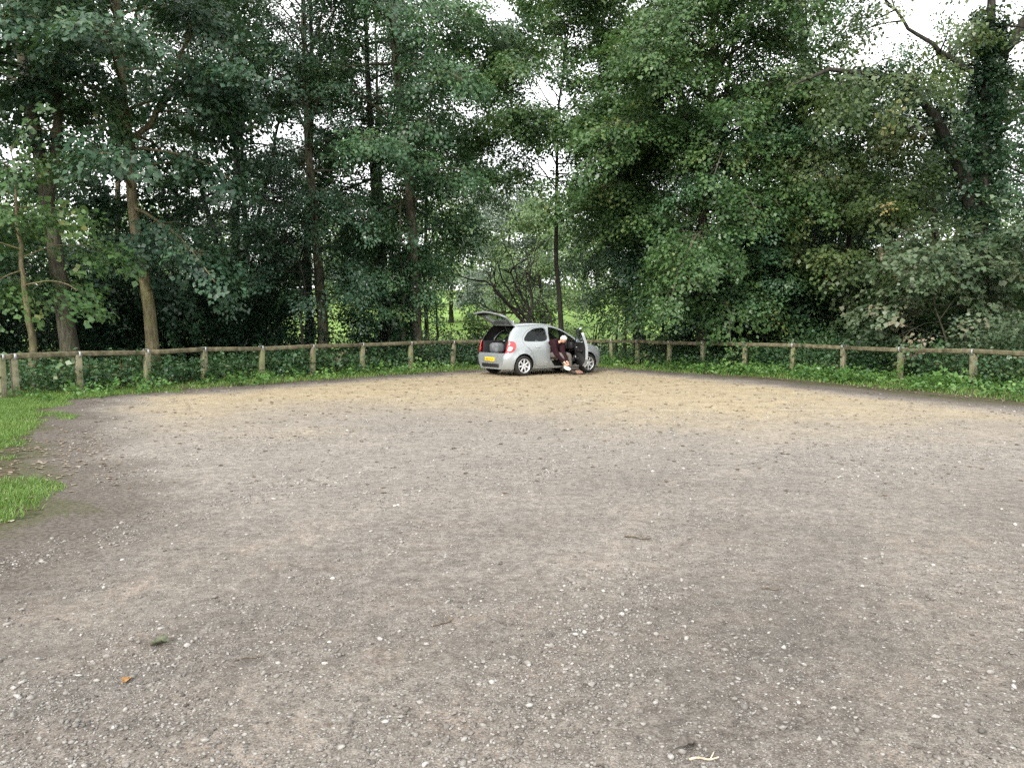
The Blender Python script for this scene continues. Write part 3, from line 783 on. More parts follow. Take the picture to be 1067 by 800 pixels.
def grass():
    r = np.random.default_rng(12)
    n = 420000
    pts = np.stack([r.uniform(-14, -2.6, n), 5.0 + 12.5 * r.random(n) ** 1.4], -1)
    s = left_grass_sd(pts[:, 0], pts[:, 1]); sd = lot_sd(pts[:, 0], pts[:, 1])
    keep = (s > -.02) & (sd < .5) & (pts[:, 0] > -pts[:, 1] * .72 - .8) & (r.random(n) < np.clip(.35 + s * 2.2, 0, 1))
    p1 = pts[keep]
    p2 = fence_offset_points(26000, r, -2.2, .5)
    s2 = lot_sd(p2[:, 0], p2[:, 1]) + .25 * wnoise(p2[:, 0], p2[:, 1], .6, 55)
    p2 = p2[(s2 < .05) & (r.random(len(p2)) < .8)]
    V1, F1, t1 = blades(p1, .050, .0040, r, 1.0)
    V2, F2, t2 = blades(p2, .085, .008, r, .8)
    o = np_mesh('grass', np.concatenate([V1, V2]), [np.concatenate([F1[i], F2[i] + len(V1)]) for i in range(2)], M['grass'], None, False, {'tint': np.concatenate([t1, t2])})
    tag(o, 'short green grass along the rim of the car park', 'grass', kind='stuff')

def leaf_shape(r, L):
    """one curled dry leaf, (9 verts)"""
    a = r.uniform(0, 6.28); c, s = math.cos(a), math.sin(a)
    us = np.array([0, .3, .3, .3, .65, .65, .65, 1., .12]); vs = np.array([0, -.38, 0, .38, -.33, 0, .33, 0, 0])
    z = .25 * np.abs(vs) * r.uniform(-.2, 1.2) + .12 * np.sin(us * 3) * r.uniform(0, 1)
    x = us * L; y = vs * L
    V = np.stack([x * c - y * s, x * s + y * c, z * L + .006], -1)
    return V, [[0, 1, 2], [0, 2, 3], [1, 4, 5, 2], [2, 5, 6, 3], [4, 7, 5], [5, 7, 6]]

def litter():
    r = np.random.default_rng(13)
    mb = MB(); ti = []
    pts = []
    for k in range(900):
        x = r.normal(-5.4, .8); y = r.normal(9.6, 2.0)
        if -1.4 < lot_sd(np.array([x]), np.array([y]))[0] < .7: pts.append((x, y, r.uniform(.025, .075)))
    q = fence_offset_points(3200, r, -2.6, .1)
    for (x, y), s in zip(q, lot_sd(q[:, 0], q[:, 1])):
        if s < .9 and r.random() < (.75 if x > 3 else .4): pts.append((x, y, r.uniform(.04, .11)))
    for k in range(1300):
        x = r.uniform(-9, 10); y = r.uniform(7, 26)
        if lot_sd(np.array([x]), np.array([y]))[0] > .3: pts.append((x, y, -r.uniform(.03, .07) * (1 + max(0, y - 8) / 18)))
    for x, y, L in pts:
        dk = L < 0; L = abs(L)
        V, F = leaf_shape(r, L)
        mb.add(V + np.array([x, y, float(hgt(x, y)) + .004]), F)
        ti += [float(np.clip(r.normal(.16 if dk else .55, .16 if dk else .28), 0, 1))] * 9
    o = np_mesh('leaf_litter', np.concatenate(mb.V), [np.array(f) for f in mb.F.values()], M['litter'], None, False, {'tint': ti})
    tag(o, 'dry fallen leaves scattered on the gravel and its rim', 'leaf litter', kind='stuff')

ICO_V, ICO_F = None, None
def ico():
    global ICO_V, ICO_F
    bm = bmesh.new(); bmesh.ops.create_icosphere(bm, subdivisions=1, radius=1.); bm.verts.index_update()
    ICO_V = np.array([v.co[:] for v in bm.verts]); ICO_F = np.array([[v.index for v in f.verts] for f in bm.faces]); bm.free()
ico()

def m_stone():
    t = NT('loose stone chips')
    a = t.attr('tint'); n = t.noise(60, 4, t.pos())
    c = t.ramp(a, [(0., (.06, .055, .05)), (.35, (.155, .145, .135)), (.7, (.25, .24, .225)), (.93, (.33, .32, .305)), (1., (.41, .40, .385))])
    c = t.mix(t.mapr(n, .4, .62), t.mix(1., c, (.75, .73, .71), 'MULTIPLY'), c)
    return t.done(t.bsdf(c, .85, .2, normal=t.bump(n, .4, .004)))
M['stone'] = m_stone()

def stones():
    r = np.random.default_rng(14)
    n = 300000
    y = 2.3 + 17.5 * r.random(n) ** 1.75
    x = r.uniform(-1, 1, n) * (y * .72 + .3)
    a = R(66); u = x * math.cos(a) + y * math.sin(a); v = -x * math.sin(a) + y * math.cos(a)
    patch = wnoise(u * .4, v * 1.2, .40, 71, 4) + .5 * wnoise(x, y, 1.6, 72)
    keep = r.random(n) < np.clip(.17 + .62 * patch * np.clip((y - 1.) / 4., .45, 1), .035, .8) * np.clip((19 - y) / 9, 0, 1)
    keep &= lot_sd(x, y) > .25
    x, y, patch = x[keep], y[keep], patch[keep]
    n = len(x)
    s = np.clip(r.lognormal(math.log(.0039), .52, n), 0.002, .016) * (1 + .045 * np.clip(y - 3, 0, 12))
    V = ICO_V[None] * (1 + r.normal(0, .28, (n, 12, 1)))
    sc = np.stack([r.uniform(.8, 1.5, n), r.uniform(.7, 1.1, n), r.uniform(.45, .8, n)], -1) * s[:, None]
    V = V * sc[:, None, :]
    an = r.uniform(0, 6.28, n); c, sn = np.cos(an)[:, None], np.sin(an)[:, None]
    V = np.stack([V[..., 0] * c - V[..., 1] * sn, V[..., 0] * sn + V[..., 1] * c, V[..., 2]], -1)
    V += np.stack([x, y, hgt(x, y) + .004 + s * .25], -1)[:, None, :]
    F = (ICO_F[None] + (np.arange(n) * 12)[:, None, None]).reshape(-1, 3)
    ti = np.repeat(np.clip(r.beta(2.3, 2.0, n) + .12 * (s > .012), 0, 1), 12)
    o = np_mesh('gravel', V.reshape(-1, 3), F, M['stone'], None, False, {'tint': ti})
    tag(o, 'loose pale stone chips scattered over the car park', 'gravel', kind='stuff')
    return n

undergrowth(); grass(); litter(); print('stones', stones())

# single leaves and twigs one can point at
def lone_leaf(name, label, x, y, L, col, curl, seed):
    r = np.random.default_rng(seed)
    root = empty(name, (x, y, float(hgt(x, y)) + .006)); tag(root, label, 'leaf')
    us = np.linspace(0, 1, 9); vs = np.linspace(-1, 1, 7); V = []; F = []
    a = r.uniform(0, 6.28)
    for u in us:
        w = .42 * math.sin(math.pi * min(1, u * .92 + .08)) ** .7 * (1 + .22 * math.sin(u * 19))
        for v in vs:
            V.append((u * L, v * w * L, L * (curl * .45 * abs(v) ** 1.6 * (.4 + .6 * math.sin(u * 3.1)) + .10 * math.sin(u * 4 + 1) * curl + .02 * r.normal()) + .002))
    V = np.array(V); V[:, 2] -= V[:, 2].min() - .001
    rot = Matrix.Rotation(a, 3, 'Z'); V = V @ np.array(rot).T
    for i in range(8):
        for j in range(6): F.append([i * 7 + j, i * 7 + j + 1, i * 7 + 8 + j, i * 7 + 7 + j])
    mat = m_plain(label[:20], col, .7, .2, var=.35, scale=40)
    o = np_mesh('blade', V, np.array(F), mat, root, True)
    md = o.modifiers.new('thick', 'SOLIDIFY'); md.thickness = .0015
    p0 = V[3]; d = (V[3] - V[10]); d /= np.linalg.norm(d)
    MB().tube([p0, p0 + d * L * .35 + np.array([0, 0, .004]), p0 + d * L * .7], [.0022, .0018, .0014], 5).build('stalk', mat, root, True)
lone_leaf('curled_leaf', 'curled grey-green leaf on the gravel at lower left', -1.70, 3.68, .085, (.085, .095, .06), .8, 1)
lone_leaf('dead_leaf', 'small orange-brown leaf on the gravel at lower left', -1.71, 3.27, .05, (.30, .17, .07), .6, 2)
lone_leaf('dead_leaf', 'dark crumpled leaf beside a pale twig at the bottom edge', .63, 2.75, .075, (.10, .088, .078), .7, 3)
M['twig'] = m_plain('dry twig bark', (.10, .08, .06), .85, .15, var=.4, scale=60)
M['twig_pale'] = m_plain('pale stripped twig', (.42, .34, .25), .8, .2, var=.3, scale=60)
def twig(label, x, y, L, ang, mat, seed, rad=.004):
    r = np.random.default_rng(seed); z = float(hgt(x, y)) + .004 + rad
    root = empty('twig', (x, y, z), ang); tag(root, label, 'twig')
    P = np.array([(-L / 2, 0, 0), (-L / 5, .03 * L, .1 * L * .3), (L / 5, -.04 * L, .0), (L / 2, .05 * L, .05 * L)]); P[:, 1] += r.normal(0, .03 * L, 4)
    tb = Tubes(); tb.add(curve(P, 9), np.linspace(rad, rad * .6, 9), 6)
    tb.add(np.array([P[2], P[2] + np.array([.18 * L, .16 * L, .02])]), [rad * .6, rad * .3], 5)
    tb.build('stick', M[mat], root)
twig('pale twig lying at the bottom edge beside a dark leaf', .70, 2.68, .11, .05, 'twig_pale', 1, .005)
twig('dark forked twig on the gravel, right of the curled grey-green leaf', -1.24, 3.52, .14, .4, 'twig', 2)
twig('short dark twig on the gravel in the lower middle', -.36, 3.95, .13, .7, 'twig', 3, .005)
twig('dark curved twig on the gravel, right of the middle', .92, 5.52, .20, -.5, 'twig', 4, .007)
twig('broken dark twig on the gravel at lower right', 1.55, 4.48, .12, -.3, 'twig', 5, .005)

# ------------------------------------------------------------------ fence
def mat_timber():
    t = NT('weathered timber with algae')
    P = t.pos()
    mp = t.n('Mapping'); mp.inputs['Scale'].default_value = (1, 1, .07); t.l(P, mp.inputs['Vector'])
    n = t.noise(7, 6, P, .65); f = t.noise(48, 5, mp.outputs[0], .75)
    c = t.mix(t.mapr(n, .35, .65), (.115, .115, .068), (.215, .20, .135))
    c = t.mix(t.mapr(f, .52, .70), c, (.25, .235, .175))
    c = t.mix(t.mapr(f, .30, .42, 1., 0.), c, (.055, .050, .030))
    c = t.mix(t.math('MULTIPLY', t.mapr(t.noise(2., 3, P), .45, .65), .5), c, (.12, .15, .05))
    return t.done(t.bsdf(c, .88, .15, normal=t.bump(f, .5, .01)))
M['timber'] = mat_timber()
M['zinc'] = m_plain('galvanised strap', (.32, .33, .33), .5, .5, .3, var=.2, scale=30)
M['rail'] = (lambda: (lambda t: t.done(t.bsdf(t.mix(t.mapr(t.noise(7, 6, t.pos(), .65), .35, .68), (.066, .062, .036), (.175, .155, .10)), .9, .15, normal=t.bump(t.noise(40, 4, t.pos()), .4, .01))))(NT('weathered rail')))()

def fence():
    root = empty('rail_fence', (0.4, 26., 0)); tag(root, 'low timber post and rail fence curving round the gravel car park', 'fence')
    O = np.array([.4, 26., 0])
    r = random.Random(3)
    H = .88
    for k, (x, y) in enumerate(FENCE):
        a = FP[max(0, k - 1)]; b = FP[min(len(FP) - 1, k + 1)]
        ang = math.atan2(b[1] - a[1], b[0] - a[0])
        z = float(hgt(x, y)); p = MB()
        M4 = Matrix.Rotation(ang + r.uniform(-.09, .09), 4, 'Z') @ Matrix.Rotation(r.uniform(-.045, .045), 4, 'X') @ Matrix.Rotation(r.uniform(-.035, .035), 4, 'Y')
        p.box((x - O[0], y - O[1], z + H / 2 - .13), (.125, .125, H + .26 - .06), M4, .008)
        po = p.build('post', M['timber'], root)
        s = MB()
        w = .065
        s.box((x - O[0], y - O[1], z + H + .043), (.05, .19, .006), Matrix.Rotation(ang, 4, 'Z') @ Matrix.Rotation(0, 4, 'X'))
        for sg in (-1, 1):
            off = Vector((math.sin(ang) * -sg, math.cos(ang) * sg, 0)) * .094
            s.box((x - O[0] + off.x, y - O[1] + off.y, z + H - .02), (.05, .005, .125), Matrix.Rotation(ang, 4, 'Z'))
        s.build('strap', M['zinc'], po)
    def rail(a, b, za, zb):
        a = np.array([*a, za]) - O; b = np.array([*b, zb]) - O; d = b - a; L = np.linalg.norm(d)
        ang = math.atan2(d[1], d[0]); pit = -math.asin(d[2] / L)
        MB().box(tuple((a + b) / 2), (L - .004, .115, .115), Matrix.Rotation(ang, 4, 'Z') @ Matrix.Rotation(pit, 4, 'Y') @ Matrix.Rotation(R(r.uniform(-5, 5)), 4, 'X'), .02).build('rail', M['rail'], root)
    ids = list(range(1, len(FENCE)))
    hz = [float(hgt(*p)) + H - .018 + r.uniform(-.028, .02) for p in FENCE]
    for k in range(1, len(FENCE) - 1): rail(FENCE[k], FENCE[k + 1], hz[k], hz[k + 1])
    rail(FENCE[0], (-12.3, 13.2), hz[0], hz[0] - .02)
    rail(FENCE[0], FENCE[1], hz[0], hz[1])
fence()

# ------------------------------------------------------------------ car
def pchip(pts):
    x = np.array([p[0] for p in pts], float); y = np.array([p[1] for p in pts], float)
    h = np.diff(x); d = np.diff(y) / h
    m = np.zeros(len(x)); m[0] = d[0]; m[-1] = d[-1]
    for i in range(1, len(x) - 1):
        if d[i - 1] * d[i] > 0: m[i] = 2 / (1 / d[i - 1] + 1 / d[i])
    def f(v):
        v = np.clip(np.asarray(v, float), x[0], x[-1]); i = np.clip(np.searchsorted(x, v) - 1, 0, len(h) - 1)
        t = (v - x[i]) / h[i]
        return (2 * t ** 3 - 3 * t ** 2 + 1) * y[i] + (t ** 3 - 2 * t ** 2 + t) * h[i] * m[i] + (-2 * t ** 3 + 3 * t ** 2) * y[i + 1] + (t ** 3 - t ** 2) * h[i] * m[i + 1]
    return f
ZT = pchip([(0, .50), (.02, .60), (.07, .68), (.12, .90), (.19, 1.10), (.32, 1.30), (.46, 1.465), (.7, 1.505), (1.2, 1.53), (1.7, 1.51), (2.05, 1.42), (2.4, 1.25), (2.7, 1.075), (2.88, .985), (3.2, .935), (3.5, .85), (3.66, .75), (3.74, .65), (3.78, .5)])
RX = pchip([(.18, .03), (.45, 0), (.50, 0.001), (.60, .02), (.68, .07), (.90, .12), (1.10, .19), (1.30, .32), (1.465, .46), (1.6, .6)])
FX = pchip([(.18, 3.74), (.4, 3.78), (.5, 3.779), (.65, 3.74), (.75, 3.66), (.85, 3.5), (.935, 3.2), (.985, 2.88), (1.075, 2.7), (1.25, 2.4), (1.42, 2.05), (1.6, 1.7)])
WZ = pchip([(.16, .745), (.26, .79), (.42, .825), (.60, .832), (.78, .83), (.92, .808), (1.0, .785), (1.2, .715), (1.4, .638), (1.55, .57)])
ZS = .19
def rr(x): return np.clip((np.asarray(x) - .30) / .25, 0, 1) * .10
def ze(x): return np.maximum(ZS + .02, ZT(x) - rr(x) * np.clip((3.78 - np.asarray(x)) / .3, .3, 1))
def Wxz(x, z):
    w = WZ(z)
    r1 = .30 - .14 * np.clip((z - .6) / .3, 0, 1); d = np.clip((x - RX(z)) / r1, 0, 1)
    w = w - r1 * .62 * (1 - np.sqrt(np.clip(1 - (1 - d) ** 2, 0, 1)))
    r2 = .75 - .35 * np.clip((z - .8) / .3, 0, 1); d = np.clip((FX(z) - x) / r2, 0, 1)
    amp = .30 * np.clip((x - 2.7) / .3, 0, 1)
    return w - amp * (1 - np.sqrt(np.clip(1 - (1 - d) ** 2, 0, 1)))
S0 = .72
def surf(x, s):
    x = np.asarray(x, float); s = np.asarray(s, float)
    e = ze(x); zt = ZT(x)
    zl = ZS + (e - ZS) * np.clip(s / S0, 0, 1)
    y = Wxz(x, zl)
    a = np.clip((s - S0) / (1 - S0), 0, 1) * math.pi / 2
    up = s > S0
    y = np.where(up, Wxz(x, e) * np.cos(a) ** .6, y)
    z = np.where(up, e + (zt - e) * np.sin(a) ** .9, zl)
    # flared wheel arches
    for cx in (.62, 3.07):
        dd = np.hypot(x - cx, z - .30); y = y + .022 * np.exp(-((dd - .36) / .05) ** 2) * (z < .75)
    return x, y, z
def s_of(x, z): return float(np.clip(S0 * (z - ZS) / (ze(x) - ZS), 0, S0))
def dens(poly, step=.035, closed=True):
    out = []
    n = len(poly)
    for i in range(n if closed else n - 1):
        a = np.array(poly[i]); b = np.array(poly[(i + 1) % n]); k = max(1, int(np.linalg.norm(b - a) / step))
        for j in range(k): out.append(tuple(a + (b - a) * j / k))
    return out
def rounded(poly, it=2):
    P = [np.array(p, float) for p in poly]
    for _ in range(it):
        Q = []
        for i in range(len(P)):
            a, b = P[i], P[(i + 1) % len(P)]
            Q += [a * .82 + b * .18, a * .18 + b * .82]
        P = Q
    return [tuple(p) for p in P]
def shrink(poly, d):
    P = np.array(poly); n = len(P)
    A = .5 * np.sum(P[:, 0] * np.roll(P[:, 1], -1) - np.roll(P[:, 0], -1) * P[:, 1]); sg = 1 if A > 0 else -1
    out = []
    for i in range(n):
        t = P[(i + 1) % n] - P[i - 1]; t = t / (np.linalg.norm(t) + 1e-9)
        out.append(tuple(P[i] + sg * d * np.array([-t[1], t[0]])))
    return out

PW_R = rounded([(.66, .99), (.67, 1.09), (.84, 1.26), (1.10, 1.375), (1.52, 1.40), (1.545, .985)], 2)
PW_F = rounded([(1.615, .98), (1.60, 1.395), (1.82, 1.37), (2.12, 1.26), (2.42, 1.07), (2.50, .97)], 2)
PD_R = rounded([(1.575, .25), (1.575, 1.42), (1.08, 1.41), (.78, 1.29), (.60, 1.10), (.61, .93), (.92, .70), (1.05, .25)], 1)
PD_F = rounded([(1.585, .25), (1.585, 1.42), (1.85, 1.40), (2.17, 1.275), (2.52, 1.06), (2.66, .93), (2.68, .6), (2.63, .25)], 1)
P_LAMP = rounded([(-.02, .67), (.22, .68), (.36, .84), (.33, .985), (.13, 1.03), (-.02, 1.03)], 1)
P_LAMPW = rounded([(.10, .72), (.20, .73), (.25, .84), (.12, .85)], 1)
P_BUMP = [(-.05, .0), (.33, .0), (.33, .27), (.30, .65), (-.05, .662)]
ARCH = [[(cx + .348 * math.cos(a), .30 + .348 * math.sin(a)) for a in np.linspace(0, 2 * math.pi, 40, endpoint=False)] for cx in (.62, 3.07)]
P_SCREEN = [(2.02, .80), (1.98, 1.01), (2.84, 1.01), (2.86, .84), (2.62, .775), (2.3, .775)]
XZ = {'arch0': ARCH[0], 'arch1': ARCH[1], 'wr': PW_R, 'wf': PW_F, 'dr': PD_R, 'df': PD_F, 'dr_in': shrink(PD_R, .007), 'df_in': shrink(PD_F, .007), 'lampw': P_LAMPW, 'lamp': P_LAMP, 'bump': P_BUMP}
POLY = {}
for k, p in XZ.items():
    POLY[k] = np.array([(max(-.05, q[0]), (q[1] - ZS) / (float(ze(np.clip(q[0], 0, 3.78))) - ZS) * S0 if True else 0) for q in dens(p)])
    POLY[k][:, 1] = np.clip(POLY[k][:, 1], -.2, S0 + (.02 if k == 'lamp' else 0))
POLY['screen'] = np.array(dens(P_SCREEN))

def car_shell():
    pts = []; edges = []
    def loop(P):
        n0 = len(pts); m = len(P)
        pts.extend(Vector((float(a), float(b))) for a, b in P)
        edges.extend((n0 + i, n0 + (i + 1) % m) for i in range(m))
    dom = dens([(0, 0), (3.78, 0), (3.78, 1), (.46, 1), (.46, S0), (0, S0)], .04)
    loop(dom)
    for k, P in POLY.items():
        Q = P.copy(); Q[:, 0] = np.clip(Q[:, 0], 0.0005, 3.78); Q[:, 1] = np.clip(Q[:, 1], 0.0005, .9995)
        loop(Q)
    for x in np.arange(.03, 3.78, .06):
        for s in list(np.arange(.03, S0, .045)) + list(np.linspace(S0 + .02, .985, 12)):
            if x > .47 or s < S0 - .01: pts.append(Vector((float(x), float(s))))
    res = geometry.delaunay_2d_cdt(pts, edges, [], 0, 1e-5)
    P = np.array([(v.x, v.y) for v in res[0]]); T = np.array(res[2])
    c = P[T].mean(1)
    ins = lambda poly: poly_sd(c, np.asarray(poly)) > 0
    lab = np.full(len(T), 'body', dtype=object)
    lab[ins(POLY['bump'])] = 'bump'
    lab[ins(POLY['lamp'])] = 'lamp'
    lab[ins(POLY['lampw'])] = 'lampw'
    lab[ins(POLY['dr'])] = 'gap'; lab[ins(POLY['dr_in'])] = 'dr'
    lab[ins(POLY['df'])] = 'gap'; lab[ins(POLY['df_in'])] = 'df'
    lab[ins(POLY['wr'])] = 'wr'; lab[ins(POLY['wf'])] = 'wf'
    lab[ins(POLY['screen'])] = 'screen'
    lab[ins(POLY['arch0']) | ins(POLY['arch1'])] = 'gap'
    lab[~(poly_sd(c, np.array(dom)) > 0)] = 'gap'
    x, y, z = surf(P[:, 0], P[:, 1])
    return np.stack([x, y, z], -1), T[:, ::-1], lab

def sub(V, T):
    u = np.unique(T); idx = np.zeros(len(V), int); idx[u] = np.arange(len(u))
    return V[u], idx[T]

M['paint'] = (lambda t: t.done(t.bsdf(t.mix(t.mapr(t.noise(3, 3, t.objco()), .3, .7), (.30, .328, .342), (.33, .358, .372)), .30, .5, .4, coat=.8)))(NT('silver car paint'))
M['black'] = m_plain('black plastic', (.014, .014, .015), .6, .35)
M['trim'] = m_plain('dark grey cabin trim', (.022, .022, .024), .85, .2)
M['seat'] = m_plain('dark seat cloth', (.030, .030, .033), .95, .1)
M['rubber'] = m_plain('tyre rubber', (.022, .021, .020), .85, .2)
M['alloy'] = m_plain('silver alloy', (.60, .61, .62), .35, .5, .6)
M['red'] = m_plain('red lamp lens', (.55, .018, .022), .2, .6, coat=.6)
M['clear'] = m_plain('clear lamp lens', (.75, .70, .68), .15, .6, coat=.5)
M['plate'] = m_plain('yellow number plate', (.80, .56, .03), .45, .4)
M['glyph'] = m_plain('dark plate marks', (.16, .09, .02), .6, .3)
def m_glass():
    t = NT('tinted car glass')
    tr = t.n('BsdfTransparent'); tr.inputs[0].default_value = (.34, .40, .38, 1)
    gl = t.n('BsdfGlossy'); gl.inputs['Roughness'].default_value = .03; gl.inputs[0].default_value = (.9, .95, .95, 1)
    fr = t.n('Fresnel'); fr.inputs[0].default_value = 1.55
    mx = t.n('MixShader'); t.l(t.math('MULTIPLY', fr.outputs[0], .55), mx.inputs[0]); t.l(tr.outputs[0], mx.inputs[1]); t.l(gl.outputs[0], mx.inputs[2])
    return t.done(mx.outputs[0])
M['glass'] = m_glass()

CAR_POS = (.31, 22.35); CAR_H = R(35)
ch, sh = math.cos(CAR_H), math.sin(CAR_H)
# car axes: x forward from the rear bumper, y to its left; rear right wheel (.62,-.76) stands on CAR_POS
CAR_O = (CAR_POS[0] - (.62 * ch + .76 * sh), CAR_POS[1] - (.62 * sh - .76 * ch))
def car():
    V, T, lab = car_shell()
    root = empty('parked_car', (*CAR_O, .012), CAR_H)
    tag(root, 'small silver hatchback with open tailgate and open front door, parked by the fence', 'car')
    flip = np.array([1, -1, 1])
    def both(sel):
        v, t = sub(V, T[sel]); n = len(v)
        return np.concatenate([v, v * flip]), np.concatenate([t, t[:, ::-1] + n])
    v, t = both(lab == 'body')
    mbv = [v]; mbf = [t]
    np_mesh('body', v, t, M['paint'], root, True)
    hinge = np.array([2.64, -.79, .0])
    sel_all = np.isin(lab, ['body', 'dr', 'df'])
    # dark liner inside the shell, without the right front door
    lv, lt = sub(V, T[np.isin(lab, ['body', 'dr', 'df', 'gap']) & ~np.isin(lab, ['gap'])])
    lin_l = lv * np.array([1, .955, 1]) - np.array([0, 0, .016])
    rv, rt = sub(V, T[np.isin(lab, ['body', 'dr'])])
    lin_r = rv * np.array([1, -.955, 1]) - np.array([0, 0, .016])
    np_mesh('cabin_lining', np.concatenate([lin_l, lin_r]), np.concatenate([lt, rt[:, ::-1] + len(lin_l)]), M['trim'], root, True)
    # rear bumper: corners of the shell and the face between
    v, t = both(lab == 'bump')
    zz = np.linspace(ZS, .655, 12); yy = np.linspace(-1, 1, 17)
    G = []
    for z in zz:
        xr = float(RX(z)); w = float(Wxz(np.array(xr), np.array(z)))
        for q in yy: G.append((xr - .018 * (1 - q * q), q * w, z))
    G = np.array(G); i = np.arange(11)[:, None] * 17; j = np.arange(16)[None]
    GF = np.stack([i + j, i + 17 + j, i + 18 + j, i + 1 + j], -1).reshape(-1, 4)
    lip = np.array([(float(RX(.655)) - .018 * (1 - q * q) + dx, q * float(Wxz(np.array(float(RX(.655))), np.array(.655))), .655) for dx in (0, .10) for q in yy])
    LF = np.array([[k, k + 1, k + 18, k + 17] for k in range(16)]) + len(v) + len(G)
    bp = np_mesh('rear_bumper', np.concatenate([v, G, lip]), [t, np.concatenate([GF + len(v), LF])], M['paint'], root, True)
    k = MB(); k.box((-.010, 0, .30), (.05, .86, .10), None, .02); k.build('bumper_insert', M['black'], bp)
    pl = MB(); pl.box((-.030, 0, .475), (.012, .50, .115), None, .003); plate = pl.build('number_plate', M['plate'], root)
    g = MB()
    for q, w in ((-.19, .045), (-.13, .045), (-.075, .035), (-.02, .045), (.075, .045), (.13, .05), (.185, .045)):
        g.box((-.0375, q, .475), (.003, w * .55, .062))
    g.build('plate_lettering', M['glyph'], plate)
    # front face
    zz = np.linspace(ZS, float(ze(3.78)), 6); A = [(3.78, s * float(Wxz(np.array(3.78), np.array(z))), z) for z in zz for s in (-1, 1)]
    fb = np_mesh('front_bumper', A, np.array([[2 * i, 2 * i + 2, 2 * i + 3, 2 * i + 1][::-1] for i in range(5)]), M['black'], root)
    # lamps
    for sg in (-1, 1):
        f = np.array([1, sg, 1])
        v, t = sub(V, T[lab == 'lamp']); nv = v * f; nv[:, 0] -= .012; nv[:, 1] += sg * .008
        lm = np_mesh('tail_lamp', nv, t if sg > 0 else t[:, ::-1], M['red'], root, True)
        lm.modifiers.new('t', 'SOLIDIFY').thickness = .02; lm.modifiers.new('e', 'EDGE_SPLIT').split_angle = R(35)
        v, t = sub(V, T[lab == 'lampw']); nv = v * f; nv[:, 0] -= .012; nv[:, 1] += sg * .008
        lw = np_mesh('clear_lens', nv, t if sg > 0 else t[:, ::-1], M['clear'], lm, True)
        # head lamps (bulging lens on the front corner)
        MB().sphere((3.50, sg * .60, .70), (.17, .10, .11), 14, 8).build('headlight', M['clear'], root, True)
    # doors and their glass
    def door(sg, which, opened=False):
        f = np.array([1, sg, 1]); o0 = hinge if opened else np.zeros(3)
        v, t = sub(V, T[lab == which]); ff = t if sg > 0 else t[:, ::-1]
        d = np_mesh('front_door' if which == 'df' else 'rear_door', v * f - o0, ff, M['paint'], root, True)
        d.data.materials.append(M['trim'])
        md = d.modifiers.new('t', 'SOLIDIFY'); md.thickness = .075; md.offset = -1; md.material_offset = 1
        es = d.modifiers.new('e', 'EDGE_SPLIT'); es.split_angle = R(35)
        wn = 'wf' if which == 'df' else 'wr'
        v2, t2 = sub(V, T[lab == wn]); v2 = v2 * f; v2[:, 1] -= sg * .03
        np_mesh('window', v2 - o0, t2 if sg > 0 else t2[:, ::-1], M['glass'], d, True)
        # inner trim panel
        poly = [p for p in shrink(XZ[which], .05) if p[1] < .955]
        lo = sorted(poly, key=lambda p: p[0])
        P = np.array(poly); c = P.mean(0)
        P = P[np.argsort(np.arctan2(P[:, 1] - c[1], P[:, 0] - c[0]))]
        yv = np.array([float(Wxz(np.array(a), np.array(b))) for a, b in P])
        n = len(P); off = .105
        A = np.concatenate([np.stack([P[:, 0], sg * (yv - .076), P[:, 1]], -1), np.stack([c[0] + (P[:, 0] - c[0]) * .95, sg * (yv - off), c[1] + (P[:, 1] - c[1]) * .95], -1)])
        q = np.array([[i, (i + 1) % n, n + (i + 1) % n, n + i] for i in range(n)])
        k = MB(); k.add(A - o0, [list(x) for x in q] + [list(range(n, 2 * n))])
        pn = k.build('door_lining', M['trim'], d)
        xm = 2.1 if which == 'df' else 1.35
        ym = sg * (float(Wxz(np.array(xm), np.array(.7))) - .125)
        k = MB(); k.box(tuple(np.array([xm, ym, .70]) - o0), (.55, .06, .05), None, .02); k.build('armrest', M['black'], d)
        if which == 'df':
            k = MB(); k.tube([tuple(np.array([2.35 + dx, sg * .71, .47 + dz]) - o0) for dx, dz in ((-.22, 0), (0, -.02), (.18, 0))], .045, 8); k.build('door_pocket', M['black'], d, True)
            k = MB(); k.lathe([(.005, 0), (.052, 0), (.055, .012), (.005, .014)], 16, 'y', tuple(np.array([2.45, sg * .70, .50]) - o0)); k.build('speaker', M['alloy'], d)
            k = MB(); k.box(tuple(np.array([2.40, ym, .80]) - o0), (.10, .03, .03), None, .008); k.build('inner_handle', M['alloy'], d)
            k = MB(); k.sphere(tuple(np.array([2.50, sg * .93, 1.02]) - o0), (.06, .11, .075), 14, 8); k.tube([tuple(np.array([2.50, sg * .78, .97]) - o0), tuple(np.array([2.50, sg * .90, 1.0]) - o0)], .025, 6); k.build('mirror', M['paint'], d, True)
        hx = 1.72 if which == 'df' else 1.13
        yh = sg * (float(Wxz(np.array(hx), np.array(.83))) + .018)
        k = MB(); k.box(tuple(np.array([hx, yh, .835]) - o0), (.17, .022, .032), None, .009); k.build('handle', M['alloy'], d)
        if opened:
            d.location = tuple(hinge); d.rotation_euler = (0, 0, R(66))
        return d
    door(1, 'df'); door(1, 'dr'); door(-1, 'dr'); door(-1, 'df', True)
    v, t = both(lab == 'screen'); np_mesh('windscreen', v, t, M['glass'], root, True)
    # tailgate, swung up about the roof edge
    hp = np.array([.465, 0, 1.475])
    zz = np.linspace(.80, 1.47, 16); yy = np.linspace(-1, 1, 17)
